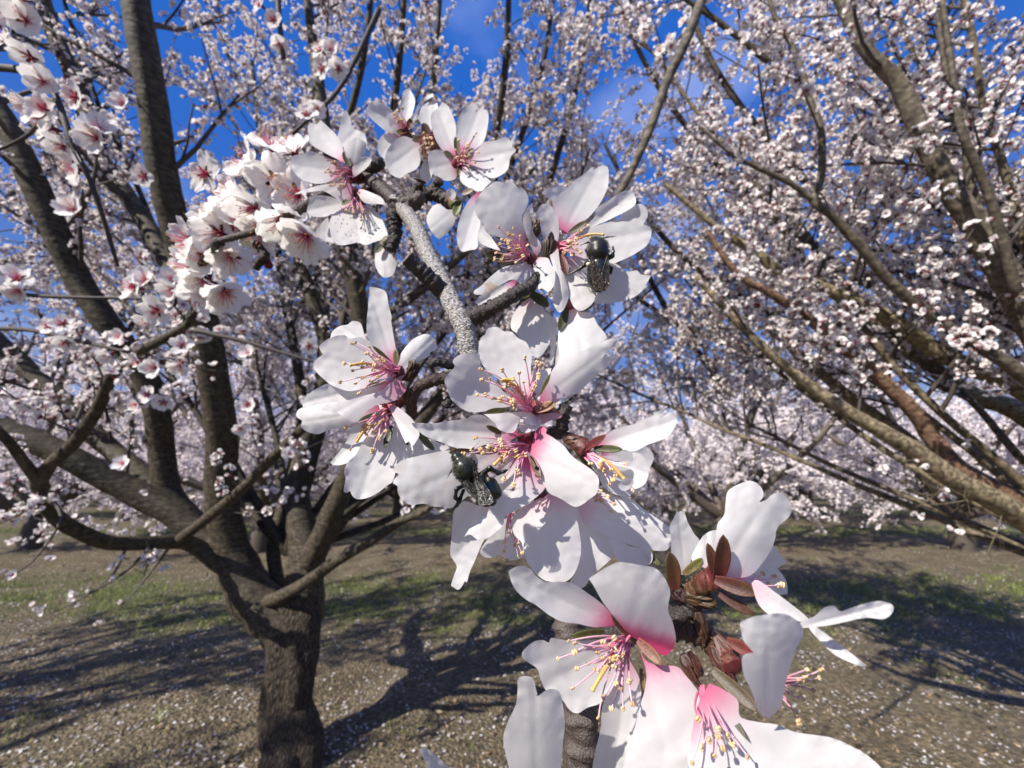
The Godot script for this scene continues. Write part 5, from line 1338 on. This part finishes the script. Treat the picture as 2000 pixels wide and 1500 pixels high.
	dress(T, c2, 0.01, 0.004, 0.1, 6.6, 0.15, 0.4, 1)
	dress(T, d, 0.05, 0.015, 0.35, 5.3, 0.25, 0.75)
	dress(T, e, 0.03, 0.008, 0.5, 5.9, 0.25, 0.75)
	dress(T, f, 0.012, 0.006, 0.1, 6.6, 0.2, 0.5)
	dress(T, g, 0.012, 0.006, 0.1, 6.6, 0.2, 0.5)
	dress(T, h, 0.012, 0.005, 0.25, 6.0, 0.15, 0.4, 1)
	dress(T, i, 0.03, 0.01, 0.6, 5.3, 0.25, 0.7)
	dress(T, j, 0.03, 0.01, 0.5, 5.9, 0.3, 0.9)
	for q in [[-0.75, 1.0, 0.25, 4.0], [-0.95, 0.9, -0.15, 4.2], [-0.7, 1.0, -0.45, 4.0], [-1.1, 0.7, -0.45, 4.0], [-0.25, 1.0, 0.1, 3.6], [-0.35, 1.0, -0.5, 3.6], [-0.9, 1.2, 0.45, 3.8], [-0.9, 0.5, -0.9, 4.0], [-0.5, 0.6, -1.0, 3.6], [0.1, 0.8, -0.9, 3.6]]:
		var p := crotch
		var l := PackedVector3Array([p])
		var dd := Vector3(q[0], q[1], q[2]).normalized()
		for k in 14:
			dd = (dd + rdir() * 0.09 + Vector3.UP * 0.03).normalized()
			p += dd * q[3] / 14.0
			if (p - EYE).length() < 1.0: break
			l.append(p)
		if l.size() < 4: continue
		var sp := soup(base)
		tube(sp, spline(l, 0.08), 0.024, 0.006, 10, T.limb * 0.8, T.limb * 0.7, 0.05, 0.0, true, 9.0)
		put("limb", sp.mesh(), M.limb, T.root)
		dress(T, l, 0.04, 0.012, 0.28 if q[1] > 0.85 else 0.45, 10.0, 0.3, 1.0)
	# slender shoots that close the gap towards the middle
	rng.seed = 77
	T.limb = Color(0.2, 0.165, 0.12)
	for rows in [[[1700, 560, 2.6, 14], [1480, 400, 2.7, 12], [1320, 220, 2.7, 10], [1230, 60, 2.7, 8], [1180, -100, 2.7, 5]], [[1640, 420, 2.2, 14], [1480, 250, 2.2, 12], [1380, 100, 2.2, 10], [1320, -80, 2.2, 7]], [[1560, 640, 3.0, 14], [1380, 540, 3.1, 12], [1260, 420, 3.2, 10], [1180, 280, 3.2, 6]], [[1500, 700, 3.2, 12], [1340, 640, 3.3, 10], [1220, 560, 3.4, 8], [1120, 440, 3.4, 5]], [[1420, 760, 3.6, 14], [1300, 600, 3.6, 11], [1230, 450, 3.6, 8], [1200, 300, 3.6, 5]], [[1500, 120, 1.8, 12], [1400, 40, 1.8, 10], [1310, -20, 1.8, 7], [1200, -90, 1.8, 4]]]:
		var l2 := near_limb(T, rows)
		dress(T, l2, 0.02, 0.006, 0.03, 8.5, 0.25, 0.8, 2, 0.25)
	# dry shoots, nearly bare, at the foot of the slanting limbs
	var dry := {"wood": T.wood, "spots": [], "bark": Color(0.2, 0.165, 0.105), "gap": [0.05, 0.06, 0.1, 0.2], "bloom": 0.5}
	for q in [[1870, 945, 1.68], [1900, 960, 1.68], [1915, 968, 1.68], [1960, 990, 1.7], [1780, 880, 1.66], [1850, 930, 1.66], [1990, 1005, 1.7], [1830, 905, 1.66], [1700, 825, 1.66], [1760, 850, 1.9], [1940, 980, 1.7], [1880, 915, 1.88]]:
		shoot(dry, at(q[0], q[1], q[2]), RT * rnd(-1.0, -0.1) + UP * rnd(-0.9, 0.35) - FW * rnd(-0.3, 0.5), rnd(0.15, 0.42), 0.003, 1)
	for q in [[1892, 862, 1.6], [1800, 905, 1.62], [1845, 965, 1.6], [1795, 1000, 1.62], [1862, 1040, 1.6], [1720, 920, 1.64], [1905, 745, 1.55]]:
		for k in 3: T.spots.append([at(q[0], q[1], q[2]) + rdir() * 0.02, rdir()])
	finish_tree(T, 290)

# ---------- the rows behind ----------
var kinds := []

func make_row_kinds() -> void:
	clear_zone = false
	for v in 3:
		var wood_ := soup()
		var limb_ := soup()
		var spots := []
		var T := {"wood": wood_, "spots": spots, "bark": Color(0.1, 0.083, 0.07), "gap": [0.09, 0.13, 0.2, 0.3], "bloom": 0.026}
		var fork := Vector3(rnd(-0.08, 0.08), rnd(0.5, 0.65), rnd(-0.08, 0.08))
		var tr := soup()
		tube(tr, spline(PackedVector3Array([Vector3(0, -0.1, 0), Vector3(0.01, 0.3, 0), fork]), 0.1), 0.165, 0.13, 10, Color(0.06, 0.049, 0.04), Color(0.07, 0.056, 0.045), 0.1, 0.0, true, 9.0)
		var limbs := []
		var n := 8
		for k in n:
			var a := TAU * (k + rnd(-0.3, 0.3)) / n
			var d := Vector3(cos(a) * 0.75, (0.75 if k % 2 else 0.42) + rnd(-0.1, 0.3), sin(a) * 0.75).normalized()
			var p := fork
			var l := PackedVector3Array([p])
			for j in 12:
				d = (d + rdir() * 0.13 + Vector3.UP * 0.04).normalized()
				p += d * 0.33
				l.append(p)
			var s := soup()
			tube(s, l, 0.075, 0.015, 7, Color(0.09, 0.073, 0.056), Color(0.1, 0.08, 0.065), 0.05, 0.0, true, 9.0)
			limbs.append(s.mesh())
			dress(T, l, 0.06, 0.015, 0.12, 7.5, 0.5, 1.2, 2, 0.0)
		# every blossom of the crown as a small five-petalled star, joined into one mesh
		var c := soup()
		for q in spots:
			var low: Soup = low_soup[rng.randi() % 4]
			var b := facing(q[1]).scaled(Vector3.ONE * rnd(0.95, 1.3))
			var at0 := c.v.size()
			var p: Vector3 = q[0]
			for k in low.v.size():
				c.v.append(p + b * low.v[k])
				c.n.append((b * low.n[k]).normalized())
			c.c.append_array(low.c)
			c.u.append_array(low.u)
			for k in low.i: c.i.append(at0 + k)
		kinds.append({"trunk": tr.mesh(), "limbs": limbs, "twigs": wood_.mesh(), "crown": c.mesh(), "n": spots.size()})
		print("row tree ", v, ": ", spots.size(), " blossoms, ", wood_.i.size() / 3, " twig faces")
	clear_zone = true

var row_proto := []

func row_tree(v: int, where: Vector3, turn: float, size: float, label: String, group: String) -> void:
	while row_proto.size() < 3: row_proto.append(null)
	var o: Node3D
	if row_proto[v] == null:
		o = Node3D.new()
		put("trunk", kinds[v].trunk, M.twig, o)
		for l in kinds[v].limbs: put("limb", l, M.twig, o)
		tag(put("twigs", kinds[v].twigs, M.twig, o), "", "", "", "stuff")
		tag(put("crown", kinds[v].crown, M.blossom, o), "", "", "", "stuff")
		row_proto[v] = o
	else:
		o = row_proto[v].duplicate()
	o.name = numbered("almond_tree")
	add_child(o)
	o.position = where
	o.rotation.y = turn
	o.scale = Vector3.ONE * size
	tag(o, label, "tree", group)

func build_rows() -> void:
	rng.seed = 15
	make_row_kinds()
	var n := 0
	# second row: told apart
	for q in [[-10.6, "almond tree of the second row seen under the low limb by the left border"], [-5.5, "almond tree of the second row behind the thick diagonal limb of the near tree"], [-0.4, "almond tree of the second row directly behind the big white blossoms"], [4.7, "almond tree of the second row with a forked brown trunk above the notched white petal"], [9.9, "almond tree of the second row with its dark trunk under the slanting pale limbs"]]:
		row_tree(n % 3, Vector3(q[0], 0, -9.0 + rnd(-0.15, 0.15)), rnd(0, TAU), rnd(1.3, 1.45), q[1], "")
		n += 1
	for r in 4:
		var z := 15.5 + 6.55 * r
		for k in range(-6, 7):
			var x := k * 5.1 + 0.7 + rnd(-0.2, 0.2)
			if absf(x) > z * 1.33 + 1.5: continue
			row_tree(n % 3, Vector3(x, 0, -z + rnd(-0.2, 0.2)), rnd(0, TAU), rnd(1.25, 1.5), "almond tree in full blossom in the farther rows of the orchard", "almond trees of the farther rows")
			n += 1
	# neighbours outside the view whose shade falls on the ground in front
	for q in [[-7.6, 4.1, "almond tree of the row behind the one who took the photo"]]:
		row_tree(n % 3, Vector3(q[0], 0, q[1]), rnd(0, TAU), 1.25, q[2], "")
		n += 1
	# beyond: one mass
	var mm := MultiMesh.new()
	mm.transform_format = MultiMesh.TRANSFORM_3D
	mm.mesh = kinds[0].crown
	var m2 := MultiMesh.new()
	m2.transform_format = MultiMesh.TRANSFORM_3D
	m2.mesh = kinds[0].trunk
	var where := []
	for r in 7:
		var z := 41.7 + 6.55 * r
		for k in range(-22, 23):
			where.append(Transform3D(Basis(Vector3.UP, rnd(0, TAU)).scaled(Vector3.ONE * rnd(1.25, 1.5)), Vector3(k * 5.1 + rnd(-0.2, 0.2), 0, -z)))
	mm.instance_count = where.size()
	m2.instance_count = where.size()
	for k in where.size():
		mm.set_instance_transform(k, where[k])
		m2.set_instance_transform(k, where[k])
	var root := Node3D.new()
	root.name = "distant_orchard"
	add_child(root)
	tag(root, "the mass of blossoming almond rows beyond the ones one can tell apart", "trees", "", "stuff")
	for q in [["crown", mm, M.blossom], ["trunk", m2, M.twig]]:
		var o := MultiMeshInstance3D.new()
		o.name = q[0]
		o.multimesh = q[1]
		o.material_override = q[2]
		root.add_child(o, true)

# ---------- ground ----------
func height(x: float, z: float) -> float:
	return 0.05 * wn(x * 0.6, z * 0.6) + 0.018 * wn(x * 4.0 + 50.0, z * 4.0) + 0.02 * wn(x * 13.0, z * 16.0 + 9.0)

func wn(x: float, z: float) -> float:
	return noise.get_noise_2d(x * 20.0, z * 20.0)

# how grassy: strips in the middle of the alleys between the rows, patchy
func grassy(x: float, z: float) -> float:
	var f := -z
	var off := absf(fposmod(f - 2.45, 6.55) - 3.27)
	var g := smoothstep(2.0, 0.5, off) * 1.1 + 1.1 * wn(x * 0.9 + 31.0, z * 0.9) + 0.9 * wn(x * 4.0, z * 4.0) - 0.48
	if f < 2.2: g -= 0.5 * (2.2 - f)
	return clampf(g, 0.0, 1.0)

func spaced(near: float, far: float, n: int) -> PackedFloat32Array:
	var out := PackedFloat32Array()
	for k in range(-n, n + 1):
		var t := float(k) / n
		out.append(signf(t) * (near * absf(t) + (far - near) * pow(absf(t), 6.0)))
	return out

func build_ground() -> void:
	rng.seed = 25
	var xs := spaced(16.0, 260.0, 150)
	var zs := PackedFloat32Array()
	for q in spaced(15.0, 260.0, 120): zs.append(q - 9.0)
	var s := soup()
	for z in zs:
		for x in xs:
			var g := grassy(x, z)
			var n := wn(x * 2.2, z * 2.2)
			var soil := Color(0.215, 0.17, 0.1).lerp(Color(0.36, 0.29, 0.175), clampf(0.5 + n, 0, 1))
			var c := soil.lerp(Color(0.14, 0.18, 0.035), g * 0.85)
			s.add(Vector3(x, height(x, z) if absf(x) < 40 and absf(z) < 40 else 0.0, z), Vector3.UP, c)
	var w := xs.size()
	for k in zs.size() - 1:
		for j in w - 1:
			var a := k * w + j
			s.tri(a, a + 1, a + w); s.tri(a + 1, a + w + 1, a + w)
	s.smooth()
	tag(put("ground", s.mesh(), M.soil), "brown orchard soil strewn with petals", "", "", "structure")
	# fallen petals
	var p := soup()
	for k in 85000:
		var d := 1.2 + pow(rng.randf(), 1.7) * 17.0
		var x := rnd(-1.45, 1.45) * (d + 0.5)
		var z := -d
		var dens := 0.42 + 1.5 * wn(x * 1.6 + 7.0, z * 1.6) + 0.6 * wn(x * 6.0, z * 6.0) - 0.25 * grassy(x, z)
		if rng.randf() > dens + 0.2: continue
		var c := Vector3(x, height(x, z) + rnd(0.002, 0.008), z)
		var b := facing((Vector3.UP + rdir() * 0.5).normalized())
		var r := rnd(0.007, 0.012)
		var col := WHITE.lerp(Color(0.55, 0.4, 0.3), pow(rng.randf(), 3.0) * 0.8) * rnd(0.75, 1.0)
		var q := p.v.size()
		for e in [Vector3(-0.9, 0.15, 0), Vector3(-0.1, 0.0, 0.75), Vector3(1.0, 0.3, 0.1), Vector3(0.1, 0.05, -0.75)]: p.add(c + b * (e * r), b.y, col)
		p.tri(q, q + 1, q + 2); p.tri(q, q + 2, q + 3)
	p.smooth()
	tag(put("fallen_petals", p.mesh(), M.blossom), "white almond petals scattered over the brown soil", "petals", "", "stuff")
	# leaf crumbs, clods and bits of twig
	var l := soup()
	for k in 26000:
		var d := 1.3 + pow(rng.randf(), 1.6) * 9.0
		var x := rnd(-1.4, 1.4) * (d + 0.4)
		var z := -d
		var c := Vector3(x, height(x, z) + rnd(0.0, 0.006), z)
		var b := facing((Vector3.UP + rdir() * 0.7).normalized())
		var r := rnd(0.006, 0.02) * (1.6 if rng.randf() < 0.12 else 1.0)
		var col := Color(0.1, 0.07, 0.045).lerp(Color(0.3, 0.22, 0.13), rng.randf())
		var q := l.v.size()
		if rng.randf() < 0.6:
			for e in [Vector3(-1, 0.2, 0), Vector3(0, 0, 0.4), Vector3(1, 0.25, 0), Vector3(0, 0.05, -0.4)]: l.add(c + b * (e * r), b.y, col)
			l.tri(q, q + 1, q + 2); l.tri(q, q + 2, q + 3)
		else:
			for e in [Vector3(-1, 0, -0.5), Vector3(0.8, 0, -0.7), Vector3(0.2, 0, 0.9), Vector3(0, 0.9, 0)]: l.add(c + b * (e * r * 0.7), b.y, col)
			l.tri(q, q + 1, q + 3); l.tri(q + 1, q + 2, q + 3); l.tri(q + 2, q, q + 3)
	l.smooth()
	tag(put("leaf_litter", l.mesh(), M.twig), "dry leaf crumbs and small clods on the soil", "litter", "", "stuff")
	# grass
	var g := soup()
	for k in 60000:
		var d := 1.6 + pow(rng.randf(), 1.5) * 20.0
		var x := rnd(-1.4, 1.4) * (d + 0.4)
		var z := -d
		if rng.randf() > grassy(x, z) * 1.2 - 0.12: continue
		var y := height(x, z)
		for j in 3:
			var c := Vector3(x + rnd(-0.03, 0.03), y - 0.003, z + rnd(-0.03, 0.03))
			var a := rnd(0, TAU)
			var w0 := Vector3(cos(a), 0, sin(a)) * rnd(0.0015, 0.003) * (1.0 + d * 0.15)
			var tip := c + Vector3(rnd(-0.04, 0.04), rnd(0.02, 0.08), rnd(-0.04, 0.04))
			var col := Color(0.12, 0.19, 0.03).lerp(Color(0.26, 0.27, 0.08), rng.randf())
			var q := g.v.size()
			g.add(c - w0, Vector3.UP, col); g.add(c + w0, Vector3.UP, col); g.add(tip, Vector3.UP, col * 1.15)
			g.tri(q, q + 1, q + 2)
	g.smooth()
	tag(put("grass", g.mesh(), M.grass), "short patchy grass in the alleys between the tree rows", "grass", "", "stuff")

func _ready() -> void:
	rng.seed = 20240
	noise.seed = 11
	noise.frequency = 0.05
	noise.fractal_octaves = 3
	calm.seed = 3
	calm.frequency = 0.05
	calm.fractal_type = FastNoiseLite.FRACTAL_NONE
	# camera
	var cam := Camera3D.new()
	cam.name = "camera"
	cam.near = 0.01
	cam.far = 600.0
	var lens := CameraAttributesPhysical.new()
	lens.frustum_focal_length = 12.0
	lens.frustum_focus_distance = 0.112
	lens.frustum_near = 0.01
	lens.frustum_far = 600.0
	lens.exposure_aperture = 16.0
	cam.attributes = lens
	cam.fov = 90.0
	cam.position = EYE
	cam.rotation.x = PITCH
	add_child(cam)
	cam.current = true
	# sky
	var env := Environment.new()
	env.background_mode = Environment.BG_SKY
	var sky := Sky.new()
	var sm := ProceduralSkyMaterial.new()
	sm.sky_top_color = Color(0.17, 0.45, 0.88)
	sm.sky_horizon_color = Color(0.78, 0.86, 0.96)
	sm.sky_curve = 0.16
	sm.sky_energy_multiplier = 0.76
	sm.ground_bottom_color = Color(0.4, 0.35, 0.28)
	sm.ground_horizon_color = Color(0.6, 0.62, 0.62)
	# thin high wisps, even in every direction
	var fn := FastNoiseLite.new()
	fn.seed = 4; fn.frequency = 1.3; fn.fractal_octaves = 5
	var cover := Image.create(1024, 512, false, Image.FORMAT_RGBA8)
	for y in 512:
		var e := PI * (y + 0.5) / 512.0
		for x in 1024:
			var a := TAU * (x + 0.5) / 1024.0
			var h := fn.get_noise_3d(sin(e) * cos(a) * 1.2, cos(e) * 3.4, sin(e) * sin(a) * 1.2)
			cover.set_pixel(x, y, Color(1, 1, 1, clampf(h * 1.3 - 0.08, 0.0, 1.0) * 0.3))
	sm.sky_cover = ImageTexture.create_from_image(cover)
	sky.sky_material = sm
	env.sky = sky
	env.tonemap_mode = Environment.TONE_MAPPER_LINEAR
	env.tonemap_exposure = 1.48
	env.sdfgi_enabled = true
	env.ssao_enabled = true
	env.ssil_enabled = true
	var we := WorldEnvironment.new()
	we.name = "surroundings"
	we.environment = env
	add_child(we)
	# sun: behind the eye, to the left
	var sun := DirectionalLight3D.new()
	sun.name = "sun"
	sun.light_energy = 1.6
	sun.light_color = Color(1.0, 0.97, 0.925)
	sun.light_angular_distance = 0.5
	sun.shadow_enabled = true
	var el := deg_to_rad(36.0)
	var to := Vector3(0.69 * cos(el), -sin(el), -0.72 * cos(el)).normalized()
	sun.basis = Basis.looking_at(to, Vector3.UP)
	add_child(sun)

	make_materials()
	var t0 := Time.get_ticks_msec()
	build_ground()
	print("ground ", Time.get_ticks_msec() - t0)
	make_blossoms()
	build_left_tree()
	build_right_tree()
	print("near trees ", Time.get_ticks_msec() - t0)
	build_rows()
	print("rows ", Time.get_ticks_msec() - t0)
	build_branch()
	build_cluster()
	print("branch ", Time.get_ticks_msec() - t0)
	build_bees()
	print("bees ", Time.get_ticks_msec() - t0)
